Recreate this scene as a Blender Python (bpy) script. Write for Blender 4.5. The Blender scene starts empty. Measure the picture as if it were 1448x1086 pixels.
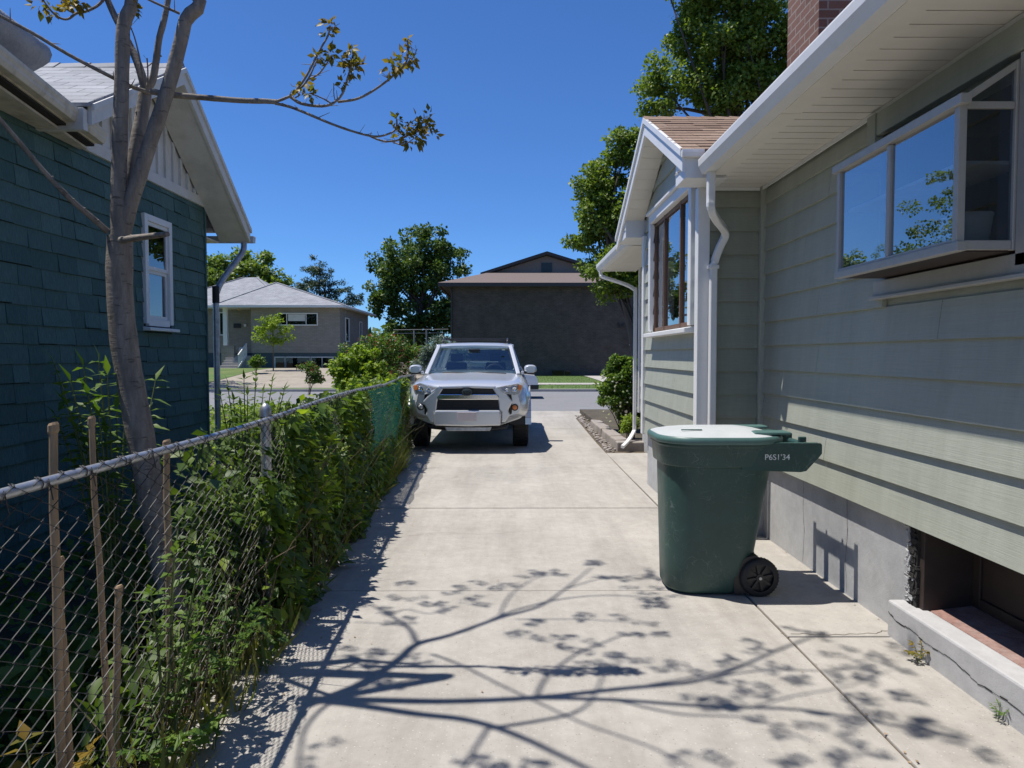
import bpy, bmesh, math, random
import numpy as np
from mathutils import Vector, Matrix

random.seed(7)
RNG = np.random.default_rng(11)
SC = bpy.context.scene
SKY_K, SUN_K, EXPO = 0.064, 4.6, 0.42
COL = SC.collection
PI = math.pi

# ------------------------------------------------------------------ camera frame
CAM = Vector((0, 0, 1.6))
FPX = 1000.0
YAW, PITCH = 0.004, math.atan(0.041)
CF = Vector((math.sin(YAW) * math.cos(PITCH), math.cos(YAW) * math.cos(PITCH), -math.sin(PITCH)))
CR = Vector((math.cos(YAW), -math.sin(YAW), 0))
CU = Vector((math.sin(YAW) * math.sin(PITCH), math.cos(YAW) * math.sin(PITCH), math.cos(PITCH)))


def ray(px, py):
    return CF + CR * ((px - 724) / FPX) - CU * ((py - 543) / FPX)


def atY(px, py, Y):
    d = ray(px, py)
    return CAM + d * (Y / d.y)


def atX(px, py, X):
    d = ray(px, py)
    return CAM + d * (X / d.x)


def atZ(px, py, z):
    d = ray(px, py)
    return CAM + d * ((z - CAM.z) / d.z)


SUN = Vector((-0.365, 0.03, 1.0))       # towards the sun, per metre of height

# ------------------------------------------------------------------ objects
ORG = {}


def thing(name, label, cat, loc=(0, 0, 0), group=None):
    o = bpy.data.objects.new(name, None)
    COL.objects.link(o)
    o.location = loc
    o.empty_display_size = 0.1
    o['label'] = label
    o['category'] = cat
    if group:
        o['group'] = group
    ORG[o.name] = Vector(loc)
    return o


def tag(o, label, cat, group=None, kind=None):
    o['label'] = label
    o['category'] = cat
    if group:
        o['group'] = group
    if kind:
        o['kind'] = kind
    return o


def new_obj(name, me, parent=None, mats=()):
    if not isinstance(mats, (list, tuple)):
        mats = [mats]
    for m in mats:
        me.materials.append(m)
    o = bpy.data.objects.new(name, me)
    COL.objects.link(o)
    if parent is not None:
        o.parent = parent
        ORG[o.name] = ORG[parent.name]
    else:
        ORG[o.name] = Vector((0, 0, 0))
    return o


class MB:
    def __init__(s):
        s.v, s.f, s.m, s.s = [], [], [], []

    def add(s, vs, fs, mi=0, smooth=False):
        b = len(s.v)
        s.v += [tuple(p) for p in vs]
        for f in fs:
            s.f.append(tuple(b + i for i in f))
            s.m.append(mi)
            s.s.append(smooth)
        return s

    def hexa(s, p, mi=0):
        # p: 4 bottom then 4 top, same winding
        return s.add(p, [(3, 2, 1, 0), (4, 5, 6, 7), (0, 1, 5, 4), (1, 2, 6, 5), (2, 3, 7, 6), (3, 0, 4, 7)], mi)

    def box(s, a, b, mi=0):
        x0, y0, z0 = [min(a[i], b[i]) for i in range(3)]
        x1, y1, z1 = [max(a[i], b[i]) for i in range(3)]
        return s.hexa([(x0, y0, z0), (x1, y0, z0), (x1, y1, z0), (x0, y1, z0),
                       (x0, y0, z1), (x1, y0, z1), (x1, y1, z1), (x0, y1, z1)], mi)

    def beam(s, p, q, w, h, up=(0, 0, 1), mi=0, off=(0, 0)):
        # box from p to q; w across, h along 'up'; off shifts centre (across, up)
        p, q = Vector(p), Vector(q)
        d = (q - p).normalized()
        a = d.cross(Vector(up)).normalized()
        u = a.cross(d).normalized()
        pts = []
        for e in (p, q):
            for sa, su in ((-1, -1), (1, -1), (1, 1), (-1, 1)):
                pts.append(e + a * (off[0] + sa * w / 2) + u * (off[1] + su * h / 2))
        return s.hexa(pts, mi)

    def prism(s, poly, axis, a, b, mi=0, smooth=False):
        # poly: 2D outline; extruded along axis (0 x:(y,z), 1 y:(x,z), 2 z:(x,y))
        def P(p, t):
            return [(t, p[0], p[1]), (p[0], t, p[1]), (p[0], p[1], t)][axis]
        n = len(poly)
        vs = [P(p, a) for p in poly] + [P(p, b) for p in poly]
        fs = [tuple(range(n))[::-1], tuple(range(n, 2 * n))]
        s.add(vs, fs, mi)
        s.add(vs, [(i, (i + 1) % n, n + (i + 1) % n, n + i) for i in range(n)], mi, smooth)
        return s

    def tube(s, pts, rad, n=8, mi=0, cap=True, smooth=True):
        pts = [Vector(p) for p in pts]
        k = len(pts)
        if not isinstance(rad, (list, tuple)):
            rad = [rad] * k
        t0 = (pts[1] - pts[0]).normalized()
        ref = Vector((0, 0, 1)) if abs(t0.z) < 0.9 else Vector((1, 0, 0))
        a = t0.cross(ref).normalized()
        vs = []
        for i in range(k):
            if i == 0:
                t = pts[1] - pts[0]
            elif i == k - 1:
                t = pts[-1] - pts[-2]
            else:
                t = (pts[i + 1] - pts[i]).normalized() + (pts[i] - pts[i - 1]).normalized()
            t = t.normalized()
            a = (a - t * a.dot(t)).normalized()
            b = t.cross(a)
            for j in range(n):
                an = 2 * PI * j / n
                vs.append(pts[i] + (a * math.cos(an) + b * math.sin(an)) * rad[i])
        fs = [(i * n + j, i * n + (j + 1) % n, (i + 1) * n + (j + 1) % n, (i + 1) * n + j)
              for i in range(k - 1) for j in range(n)]
        s.add(vs, fs, mi, smooth)
        if cap:
            s.add(vs[:n], [tuple(range(n))[::-1]], mi)
            s.add(vs[-n:], [tuple(range(n))], mi)
        return s

    def rings(s, rings, mi=0, cap=True, smooth=True):
        n = len(rings[0])
        vs = [p for r in rings for p in r]
        fs = [(i * n + j, i * n + (j + 1) % n, (i + 1) * n + (j + 1) % n, (i + 1) * n + j)
              for i in range(len(rings) - 1) for j in range(n)]
        s.add(vs, fs, mi, smooth)
        if cap:
            s.add(rings[0], [tuple(range(n))[::-1]], mi)
            s.add(rings[-1], [tuple(range(n))], mi)
        return s

    def build(s, name, mats, parent=None, fix=True, bevel=0):
        org = ORG[parent.name] if parent is not None else Vector((0, 0, 0))
        me = bpy.data.meshes.new(name)
        me.from_pydata([(x - org.x, y - org.y, z - org.z) for x, y, z in s.v], [], s.f)
        me.polygons.foreach_set('material_index', s.m)
        me.polygons.foreach_set('use_smooth', s.s)
        if fix:
            bm = bmesh.new()
            bm.from_mesh(me)
            bmesh.ops.remove_doubles(bm, verts=bm.verts, dist=1e-6) if False else None
            bmesh.ops.recalc_face_normals(bm, faces=bm.faces)
            bm.to_mesh(me)
            bm.free()
        me.update()
        o = new_obj(name, me, parent, mats)
        if bevel:
            b = o.modifiers.new('soft_edge', 'BEVEL')
            b.width = bevel
            b.segments = 2
            b.limit_method = 'ANGLE'
        return o


def smooth_path(pts, sub=4):
    pts = [Vector(p) for p in pts]
    out = []
    n = len(pts)
    for i in range(n - 1):
        p0, p1, p2, p3 = pts[max(i - 1, 0)], pts[i], pts[i + 1], pts[min(i + 2, n - 1)]
        for k in range(sub):
            t = k / sub
            out.append(0.5 * ((2 * p1) + (p2 - p0) * t + (2 * p0 - 5 * p1 + 4 * p2 - p3) * t * t
                              + (3 * p1 - p0 - 3 * p2 + p3) * t ** 3))
    out.append(pts[-1])
    return out


def lerp(a, b, t):
    return a + (b - a) * t


def smoothstep(a, b, x):
    t = min(1, max(0, (x - a) / (b - a)))
    return t * t * (3 - 2 * t)


# ------------------------------------------------------------------ leaves
OV_V = np.array([(0, 0, 0), (0.30, 0.38, 0.09), (0, 1, -0.10), (-0.30, 0.38, 0.09), (0, 0.45, 0.0)], float)
OV_F = [(0, 1, 4), (1, 2, 4), (0, 4, 3), (4, 2, 3)]
LN_V = np.array([(0, 0, 0), (0.15, 0.35, 0.05), (0, 1, -0.12), (-0.15, 0.35, 0.05), (0, 0.45, 0.0)], float)
DI_V = np.array([(0, 0, 0), (0.36, 0.5, 0.06), (0, 1, 0), (-0.36, 0.5, 0.06)], float)
DI_F = [(0, 1, 2, 3)]
GR_V = np.array([(-0.03, 0, 0), (0.03, 0, 0), (0.02, 0.6, 0.06), (0, 1, 0.22)], float)
GR_F = [(0, 1, 2, 3)]
SHAPES = {'ovate': (OV_V, OV_F), 'lance': (LN_V, OV_F), 'diamond': (DI_V, DI_F), 'blade': (GR_V, GR_F)}


def norm(a):
    return a / np.maximum(np.linalg.norm(a, axis=1, keepdims=True), 1e-9)


def leaf_mesh(name, P, S, mats, parent=None, D=None, N=None, shape='ovate', mi=None):
    """P: base points, S: lengths, D: growth directions, N: approximate face normals."""
    P = np.asarray(P, float)
    n = len(P)
    S = np.broadcast_to(np.asarray(S, float), (n,))
    V, F = SHAPES[shape]
    if D is None:
        D = RNG.normal(size=(n, 3))
    D = norm(np.asarray(D, float))
    if N is None:
        N = RNG.normal(size=(n, 3)) + np.array([0, 0, 0.8])
    N = np.asarray(N, float)
    N = N - D * (N * D).sum(1, keepdims=True)
    N = norm(N)
    X = np.cross(D, N)
    org = np.array(ORG[parent.name]) if parent is not None else np.zeros(3)
    W = (P - org)[:, None, :] + S[:, None, None] * (V[None, :, 0:1] * X[:, None] + V[None, :, 1:2] * D[:, None] + V[None, :, 2:3] * N[:, None])
    k = len(V)
    W = W.reshape(-1, 3)
    me = bpy.data.meshes.new(name)
    fl = np.array([len(f) for f in F])
    base = np.concatenate([np.array(f) for f in F])
    L = (base[None, :] + (np.arange(n) * k)[:, None]).ravel()
    tot = np.tile(fl, n)
    start = np.concatenate([[0], np.cumsum(tot)[:-1]])
    me.vertices.add(len(W))
    me.vertices.foreach_set('co', W.ravel())
    me.loops.add(len(L))
    me.loops.foreach_set('vertex_index', L.astype(np.int32))
    me.polygons.add(len(tot))
    me.polygons.foreach_set('loop_start', start.astype(np.int32))
    me.polygons.foreach_set('loop_total', tot.astype(np.int32))
    if mi is not None:
        me.polygons.foreach_set('material_index', np.repeat(np.asarray(mi, np.int32), len(F)))
    me.update(calc_edges=True)
    me.validate()
    return new_obj(name, me, parent, mats)


# ------------------------------------------------------------------ materials
def _nt(name):
    m = bpy.data.materials.new(name)
    m.use_nodes = True
    nt = m.node_tree
    return m, nt, nt.nodes, nt.links, nt.nodes['Principled BSDF']


def rgb(c, k=1.0):
    return (min(1, c[0] * k), min(1, c[1] * k), min(1, c[2] * k), 1)


def coords(N, L, scale=(1, 1, 1), wall=False):
    tc = N.new('ShaderNodeTexCoord')
    mp = N.new('ShaderNodeMapping')
    mp.inputs['Scale'].default_value = scale
    if wall:      # (x + y, z, 0): bricks run level round axis-aligned walls
        sp = N.new('ShaderNodeSeparateXYZ')
        ad = N.new('ShaderNodeMath')
        cb = N.new('ShaderNodeCombineXYZ')
        L.new(tc.outputs['Object'], sp.inputs[0])
        L.new(sp.outputs[0], ad.inputs[0])
        L.new(sp.outputs[1], ad.inputs[1])
        L.new(ad.outputs[0], cb.inputs[0])
        L.new(sp.outputs[2], cb.inputs[1])
        L.new(cb.outputs[0], mp.inputs[0])
    else:
        L.new(tc.outputs['Object'], mp.inputs[0])
    return mp.outputs[0]


def noise_(N, L, vec, scale, detail=4, rough=0.6):
    t = N.new('ShaderNodeTexNoise')
    t.inputs['Scale'].default_value = scale
    t.inputs['Detail'].default_value = detail
    t.inputs['Roughness'].default_value = rough
    L.new(vec, t.inputs['Vector'])
    return t.outputs['Fac']


def ramp(N, L, fac, stops):
    r = N.new('ShaderNodeValToRGB')
    e = r.color_ramp.elements
    while len(e) < len(stops):
        e.new(0.5)
    for i, (p, c) in enumerate(stops):
        e[i].position = p
        e[i].color = c if len(c) == 4 else (c[0], c[1], c[2], 1)
    L.new(fac, r.inputs[0])
    return r.outputs[0]


def mixc(N, L, a, b, fac, mode='MIX'):
    m = N.new('ShaderNodeMix')
    m.data_type = 'RGBA'
    m.blend_type = mode
    for sock, val in ((m.inputs[0], fac), (m.inputs[6], a), (m.inputs[7], b)):
        if hasattr(val, 'links'):
            L.new(val, sock)
        else:
            sock.default_value = val
    return m.outputs[2]


def bump_(N, L, b, h, strength, dist=0.01, prev=None):
    n = N.new('ShaderNodeBump')
    n.inputs['Strength'].default_value = strength
    n.inputs['Distance'].default_value = dist
    L.new(h, n.inputs['Height'])
    if prev is not None:
        L.new(prev, n.inputs['Normal'])
    if b is not None:
        L.new(n.outputs[0], b.inputs['Normal'])
    return n.outputs[0]


def mat(name, c, rough=0.6, metal=0.0, var=0.12, vs=6.0, bump=0.0, bs=80.0, stretch=(1, 1, 1), dirt=None, ds=2.0, damt=0.5, coat=0, spec=0.5, bd=0.005):
    m, nt, N, L, b = _nt(name)
    vec = coords(N, L, stretch)
    f = noise_(N, L, vec, vs, 5, 0.65)
    col = ramp(N, L, f, [(0.3, rgb(c, 1 - var)), (0.7, rgb(c, 1 + var))])
    if dirt is not None:
        f2 = noise_(N, L, vec, ds, 6, 0.7)
        k = ramp(N, L, f2, [(0.48, (0, 0, 0)), (0.72, (damt, damt, damt))])
        col = mixc(N, L, col, rgb(dirt), k)
    L.new(col, b.inputs['Base Color'])
    b.inputs['Roughness'].default_value = rough
    b.inputs['Metallic'].default_value = metal
    b.inputs['Specular IOR Level'].default_value = spec
    b.inputs['Coat Weight'].default_value = coat
    if bump:
        bump_(N, L, b, noise_(N, L, vec, bs, 4, 0.6), bump, bd)
    return m


def leaf_mat(name, c1, c2, trans=0.35, rough=0.5):
    m, nt, N, L, b = _nt(name)
    g = N.new('ShaderNodeNewGeometry')
    col = mixc(N, L, rgb(c1), rgb(c2), g.outputs['Random Per Island'])
    L.new(col, b.inputs['Base Color'])
    b.inputs['Roughness'].default_value = rough
    b.inputs['Specular IOR Level'].default_value = 0.35
    t = N.new('ShaderNodeBsdfTranslucent')
    tcol = mixc(N, L, col, (1.0, 1.0, 0.25, 1), 0.35, 'MIX')
    tc2 = mixc(N, L, col, (1.6, 1.7, 0.7, 1), 1.0, 'MULTIPLY')
    L.new(tc2, t.inputs['Color'])
    mx = N.new('ShaderNodeMixShader')
    mx.inputs[0].default_value = trans
    out = N['Material Output']
    L.new(b.outputs[0], mx.inputs[1])
    L.new(t.outputs[0], mx.inputs[2])
    L.new(mx.outputs[0], out.inputs['Surface'])
    return m


def brick_mat(name, c1, c2, mortar, bw, bh, ms=0.006, bump=0.6, rough=0.85, wall=True, var=0.25, off=0.5):
    m, nt, N, L, b = _nt(name)
    vec = coords(N, L, wall=wall)
    t = N.new('ShaderNodeTexBrick')
    t.inputs['Scale'].default_value = 1.0
    t.inputs['Brick Width'].default_value = bw
    t.inputs['Row Height'].default_value = bh
    t.inputs['Mortar Size'].default_value = ms
    t.inputs['Mortar Smooth'].default_value = 0.2
    t.inputs['Bias'].default_value = -0.1
    t.offset = off
    t.inputs['Color1'].default_value = rgb(c1)
    t.inputs['Color2'].default_value = rgb(c2)
    t.inputs['Mortar'].default_value = rgb(mortar)
    L.new(vec, t.inputs['Vector'])
    f = noise_(N, L, vec, 1.3, 6, 0.7)
    k = ramp(N, L, f, [(0.3, (1 - var,) * 3), (0.75, (1 + var * 0.6,) * 3)])
    col = mixc(N, L, t.outputs['Color'], k, 1.0, 'MULTIPLY')
    f3 = noise_(N, L, vec, 40, 4, 0.7)
    k3 = ramp(N, L, f3, [(0.3, (0.85,) * 3), (0.75, (1.12,) * 3)])
    col = mixc(N, L, col, k3, 1.0, 'MULTIPLY')
    L.new(col, b.inputs['Base Color'])
    b.inputs['Roughness'].default_value = rough
    iv = N.new('ShaderNodeMath')
    iv.operation = 'SUBTRACT'
    iv.inputs[0].default_value = 1
    L.new(t.outputs['Fac'], iv.inputs[1])
    p = bump_(N, L, None, iv.outputs[0], bump, 0.008)
    bump_(N, L, b, f3, 0.25, 0.004, p)
    return m


def glass_mat(name, tint=(0.5, 0.55, 0.6), base=0.12, rough=0.0, edge=0.85):
    """window pane: mirror-like coat over a tinted see-through sheet"""
    m, nt, N, L, b = _nt(name)
    N.remove(b)
    out = N['Material Output']
    lw = N.new('ShaderNodeLayerWeight')
    lw.inputs['Blend'].default_value = 0.5
    mr = N.new('ShaderNodeMapRange')
    mr.inputs['To Min'].default_value = base
    mr.inputs['To Max'].default_value = edge
    L.new(lw.outputs['Facing'], mr.inputs[0])
    tr = N.new('ShaderNodeBsdfTransparent')
    tr.inputs[0].default_value = rgb(tint)
    gl = N.new('ShaderNodeBsdfGlossy')
    gl.inputs['Roughness'].default_value = rough
    gl.inputs['Color'].default_value = (0.95, 0.97, 1, 1)
    # old panes are never quite flat
    vec = coords(N, L)
    bn = N.new('ShaderNodeBump')
    bn.inputs['Strength'].default_value = 0.04
    bn.inputs['Distance'].default_value = 0.01
    L.new(noise_(N, L, vec, 3.0, 2, 0.5), bn.inputs['Height'])
    L.new(bn.outputs[0], gl.inputs['Normal'])
    mx = N.new('ShaderNodeMixShader')
    L.new(mr.outputs[0], mx.inputs[0])
    L.new(tr.outputs[0], mx.inputs[1])
    L.new(gl.outputs[0], mx.inputs[2])
    L.new(mx.outputs[0], out.inputs['Surface'])
    return m


def concrete_mat(name, c, stain, var=0.10, speck=True, crack=False, ground=False):
    m, nt, N, L, b = _nt(name)
    vec = coords(N, L)
    f = noise_(N, L, vec, 0.9, 8, 0.7)
    col = ramp(N, L, f, [(0.3, rgb(c, 1 - var)), (0.7, rgb(c, 1 + var))])
    f2 = noise_(N, L, vec, 9, 6, 0.75)
    k = ramp(N, L, f2, [(0.3, (0.88,) * 3), (0.7, (1.08,) * 3)])
    col = mixc(N, L, col, k, 1.0, 'MULTIPLY')
    f4 = noise_(N, L, vec, 2.1, 9, 0.75)
    k4 = ramp(N, L, f4, [(0.56, (0, 0, 0)), (0.74, (0.5, 0.5, 0.5))])
    col = mixc(N, L, col, rgb(stain), k4)
    if ground:      # tyre rubber and drip stains, drawn out along the drive
        st = noise_(N, L, coords(N, L, (2.4, 0.28, 1)), 1.0, 6, 0.7)
        col = mixc(N, L, col, ramp(N, L, st, [(0.45, (1.03,) * 3), (0.72, (0.80, 0.79, 0.78))]), 1.0, 'MULTIPLY')
        sp = noise_(N, L, vec, 3.3, 3, 0.5)
        col = mixc(N, L, col, ramp(N, L, sp, [(0.70, (1, 1, 1)), (0.76, (0.78, 0.76, 0.74))]), 1.0, 'MULTIPLY')
    h = noise_(N, L, vec, 130, 3, 0.7)
    if speck:
        vo = N.new('ShaderNodeTexVoronoi')
        vo.inputs['Scale'].default_value = 95
        L.new(vec, vo.inputs['Vector'])
        sep = N.new('ShaderNodeSeparateColor')
        L.new(vo.outputs['Color'], sep.inputs[0])
        gt = ramp(N, L, sep.outputs[0], [(0.86, (0, 0, 0)), (0.9, (1, 1, 1))])
        near = ramp(N, L, vo.outputs['Distance'], [(0.25, (1, 1, 1)), (0.42, (0, 0, 0))])
        msk = mixc(N, L, gt, near, 1.0, 'MULTIPLY')
        msk = mixc(N, L, msk, (0.55, 0.55, 0.55, 1), 1.0, 'MULTIPLY')
        scol = ramp(N, L, sep.outputs[1], [(0.4, rgb(c, 0.45)), (0.6, rgb(c, 1.5))])
        col = mixc(N, L, col, scol, msk)
    L.new(col, b.inputs['Base Color'])
    b.inputs['Roughness'].default_value = 0.9
    b.inputs['Specular IOR Level'].default_value = 0.25
    p = bump_(N, L, None, f2, 0.25, 0.01)
    bump_(N, L, b, h, 0.35, 0.004, p)
    return m


def grain_mat(name, c, rough=0.55, along=1, var=0.06, chips=None):
    """painted boards with pressed wood grain running along an axis (0 x, 1 y)"""
    m, nt, N, L, b = _nt(name)
    sc = [14, 14, 90]
    sc[along] = 2.2
    vec = coords(N, L, tuple(sc))
    f = noise_(N, L, vec, 1.6, 5, 0.6)
    v2 = coords(N, L)
    g = noise_(N, L, v2, 1.4, 7, 0.7)
    col = ramp(N, L, g, [(0.3, rgb(c, 1 - var)), (0.7, rgb(c, 1 + var))])
    k = ramp(N, L, f, [(0.32, (0.94,) * 3), (0.6, (1.03,) * 3)])
    col = mixc(N, L, col, k, 1.0, 'MULTIPLY')
    s_ = noise_(N, L, coords(N, L, (5, 5, 0.5)), 1.5, 6, 0.7)
    col = mixc(N, L, col, ramp(N, L, s_, [(0.35, (1.03,) * 3), (0.72, (0.86, 0.86, 0.84))]), 1.0, 'MULTIPLY')
    if chips is not None:
        h = noise_(N, L, v2, 23, 8, 0.75)
        kk = ramp(N, L, h, [(0.70, (0, 0, 0)), (0.74, (0.8, 0.8, 0.8))])
        col = mixc(N, L, col, rgb(chips), kk)
    L.new(col, b.inputs['Base Color'])
    b.inputs['Roughness'].default_value = rough
    bump_(N, L, b, f, 0.35, 0.004)
    return m


def island_mat(name, c1, c2, rough=0.8, grain=(8, 8, 1.2), gs=14, gb=0.4, var=0.2):
    """pieces of one surface (shingles, stones) that differ a little from each other"""
    m, nt, N, L, b = _nt(name)
    g = N.new('ShaderNodeNewGeometry')
    col = mixc(N, L, rgb(c1), rgb(c2), g.outputs['Random Per Island'])
    vec = coords(N, L, grain)
    f = noise_(N, L, vec, gs, 5, 0.65)
    k = ramp(N, L, f, [(0.3, (1 - var,) * 3), (0.72, (1 + var * 0.6,) * 3)])
    col = mixc(N, L, col, k, 1.0, 'MULTIPLY')
    L.new(col, b.inputs['Base Color'])
    b.inputs['Roughness'].default_value = rough
    bump_(N, L, b, f, gb, 0.004)
    return m


def bark_mat(name, c, dark):
    m, nt, N, L, b = _nt(name)
    v = coords(N, L, (1, 1, 0.22))
    f = noise_(N, L, v, 26, 7, 0.7)
    col = ramp(N, L, f, [(0.30, rgb(c, 0.55)), (0.55, rgb(c, 1.0)), (0.75, rgb(c, 1.35))])
    v2 = coords(N, L, (1, 1, 4.5))
    g = noise_(N, L, v2, 13, 4, 0.6)
    k = ramp(N, L, g, [(0.60, (0, 0, 0)), (0.66, (0.85, 0.85, 0.85))])
    col = mixc(N, L, col, rgb(dark), k)
    v3 = coords(N, L)
    h = noise_(N, L, v3, 5, 6, 0.75)
    k3 = ramp(N, L, h, [(0.45, (0, 0, 0)), (0.7, (0.55, 0.55, 0.55))])
    col = mixc(N, L, col, rgb(dark, 1.5), k3)
    L.new(col, b.inputs['Base Color'])
    b.inputs['Roughness'].default_value = 0.85
    p = bump_(N, L, None, f, 0.7, 0.010)
    bump_(N, L, b, g, 0.5, 0.008, p)
    return m


def scuff_mat(name, c, pale):
    m, nt, N, L, b = _nt(name)
    v = coords(N, L)
    f = noise_(N, L, v, 4, 6, 0.7)
    col = ramp(N, L, f, [(0.3, rgb(c, 0.85)), (0.7, rgb(c, 1.2))])
    tot = None
    for sc, st in ((7.0, (1, 1, 0.7)), (13.0, (0.6, 1, 1.3)), (22.0, (1.2, 1, 0.4))):
        t = N.new('ShaderNodeTexNoise')
        t.inputs['Scale'].default_value = sc
        t.inputs['Detail'].default_value = 1.5
        t.inputs['Distortion'].default_value = 0.6
        L.new(coords(N, L, st), t.inputs['Vector'])
        k = ramp(N, L, t.outputs['Fac'], [(0.492, (0, 0, 0)), (0.5, (1, 1, 1)), (0.508, (0, 0, 0))])
        tot = k if tot is None else mixc(N, L, tot, k, 1.0, 'LIGHTEN')
    msk = ramp(N, L, noise_(N, L, v, 6.5, 5, 0.7), [(0.46, (0, 0, 0)), (0.62, (0.7, 0.7, 0.7))])
    kk = mixc(N, L, tot, msk, 1.0, 'MULTIPLY')
    col = mixc(N, L, col, rgb(pale), kk)
    dust = ramp(N, L, noise_(N, L, v, 2.4, 7, 0.75), [(0.5, (0, 0, 0)), (0.75, (0.18, 0.18, 0.18))])
    col = mixc(N, L, col, (0.12, 0.13, 0.115, 1), dust)
    L.new(col, b.inputs['Base Color'])
    rr = ramp(N, L, f, [(0.3, (0.36,) * 3), (0.7, (0.52,) * 3)])
    L.new(rr, b.inputs['Roughness'])
    p = bump_(N, L, None, noise_(N, L, v, 160, 3, 0.6), 0.10, 0.004)
    bump_(N, L, b, noise_(N, L, v, 3.2, 2, 0.5), 0.25, 0.02, p)
    return m


M = {}
M['drive'] = concrete_mat('driveway_concrete', (0.355, 0.333, 0.298), (0.25, 0.225, 0.195), var=0.13, ground=True)
M['walk'] = concrete_mat('pale_concrete', (0.39, 0.365, 0.335), (0.30, 0.275, 0.24), speck=False)
M['found'] = concrete_mat('foundation_render', (0.40, 0.40, 0.395), (0.26, 0.25, 0.24), var=0.2, speck=False)
M['kerbstone'] = concrete_mat('window_well_concrete', (0.43, 0.425, 0.42), (0.29, 0.28, 0.27), speck=False)
M['pad'] = concrete_mat('gravelly_pad', (0.30, 0.265, 0.215), (0.20, 0.17, 0.13), var=0.2)
M['asphalt'] = concrete_mat('street_asphalt', (0.20, 0.20, 0.205), (0.15, 0.15, 0.15), var=0.08)
M['soil'] = mat('bare_soil', (0.075, 0.06, 0.042), 0.95, var=0.35, vs=3, bump=0.8, bs=25, dirt=(0.09, 0.10, 0.04), bd=0.03)
M['jointdirt'] = mat('joint_dirt', (0.10, 0.075, 0.045), 0.95, var=0.4, vs=30, bump=0.6, bs=90)
M['lawn'] = mat('lawn_turf', (0.075, 0.13, 0.025), 0.9, var=0.3, vs=1.2, bump=0.7, bs=40, dirt=(0.16, 0.16, 0.05), ds=0.5, damt=0.6, bd=0.03)
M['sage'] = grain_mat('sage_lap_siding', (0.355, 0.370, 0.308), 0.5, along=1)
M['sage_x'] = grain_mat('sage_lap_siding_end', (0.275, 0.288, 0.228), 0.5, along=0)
M['white'] = mat('white_painted_metal', (0.74, 0.735, 0.72), 0.38, var=0.04, vs=3, dirt=(0.45, 0.42, 0.36), ds=6, damt=0.25)
M['soffit'] = mat('soffit_panels', (0.70, 0.67, 0.60), 0.55, var=0.05, vs=4)
M['cream'] = mat('cream_trim_paint', (0.56, 0.52, 0.43), 0.6, var=0.08, vs=8, dirt=(0.16, 0.12, 0.08), ds=7, damt=0.55)
M['offwhite'] = mat('off_white_paint', (0.60, 0.595, 0.565), 0.6, var=0.06, vs=6, dirt=(0.30, 0.29, 0.26), ds=4, damt=0.4)
M['gap'] = mat('dark_gap', (0.02, 0.018, 0.016), 0.95, var=0.1)
M['dark'] = mat('dark_interior', (0.022, 0.022, 0.024), 0.9, var=0.1)
M['teal'] = island_mat('teal_wood_shingle', (0.044, 0.106, 0.100), (0.080, 0.158, 0.148), 0.75, var=0.36, gb=0.7)
M['tealback'] = mat('teal_backing', (0.012, 0.03, 0.036), 0.9)
M['roofgrey'] = brick_mat('grey_roof_shingle', (0.25, 0.26, 0.28), (0.32, 0.33, 0.35), (0.14, 0.14, 0.15), 0.30, 0.14, 0.008, 0.6, wall=False)
M['roofbrown'] = island_mat('brown_roof_shingle', (0.20, 0.13, 0.088), (0.275, 0.19, 0.135), 0.92, grain=(1, 1, 1), gs=60, gb=0.6, var=0.3)
M['brickred'] = brick_mat('red_chimney_brick', (0.17, 0.080, 0.056), (0.23, 0.115, 0.082), (0.30, 0.24, 0.20), 0.205, 0.075, 0.008)
M['brickbrown'] = brick_mat('dark_brown_brick', (0.064, 0.050, 0.040), (0.096, 0.075, 0.060), (0.105, 0.09, 0.078), 0.24, 0.09, 0.012, var=0.38)
M['brickgrey'] = brick_mat('taupe_painted_brick', (0.27, 0.245, 0.21), (0.33, 0.30, 0.26), (0.22, 0.20, 0.175), 0.28, 0.10, 0.010, var=0.12)
M['glass'] = glass_mat('window_pane', (0.55, 0.60, 0.65), 0.06, edge=0.72)
M['glassdark'] = glass_mat('shaded_pane', (0.35, 0.38, 0.40), 0.03, edge=0.5)
M['carglass'] = glass_mat('car_glass', (0.55, 0.64, 0.62), 0.03, edge=0.30)
M['galv'] = mat('galvanised_steel', (0.42, 0.44, 0.47), 0.42, metal=0.75, var=0.18, vs=22, dirt=(0.12, 0.09, 0.07), ds=9, damt=0.5)
M['wire'] = mat('weathered_fence_wire', (0.034, 0.034, 0.036), 0.55, metal=0.2, var=0.3, vs=20)
M['bin'] = scuff_mat('green_cart_plastic', (0.021, 0.060, 0.052), (0.15, 0.19, 0.175))
M['alu'] = mat('dull_aluminium', (0.44, 0.425, 0.395), 0.5, metal=0.3, var=0.1, vs=6, dirt=(0.22, 0.20, 0.18), ds=6, damt=0.4)
M['steelpipe'] = mat('old_steel_pipe', (0.20, 0.20, 0.20), 0.6, var=0.2)
M['lid'] = mat('glare_pale_lid', (0.47, 0.49, 0.485), 0.42, var=0.06, vs=5, bump=0.10, bs=140, dirt=(0.40, 0.45, 0.44), ds=7, damt=0.5)  # grazing sky and sun reflection put into the pale base colour
M['lidrim'] = mat('lid_rim_plastic', (0.075, 0.15, 0.135), 0.42, var=0.12, vs=5)
M['rubber'] = mat('black_rubber', (0.016, 0.016, 0.017), 0.7, var=0.25, vs=14, bump=0.2, bs=120)
M['blackplastic'] = mat('black_plastic', (0.014, 0.014, 0.016), 0.45, var=0.15)
M['whiteink'] = mat('white_lettering', (0.72, 0.74, 0.72), 0.6, var=0.25, vs=60)
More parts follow.
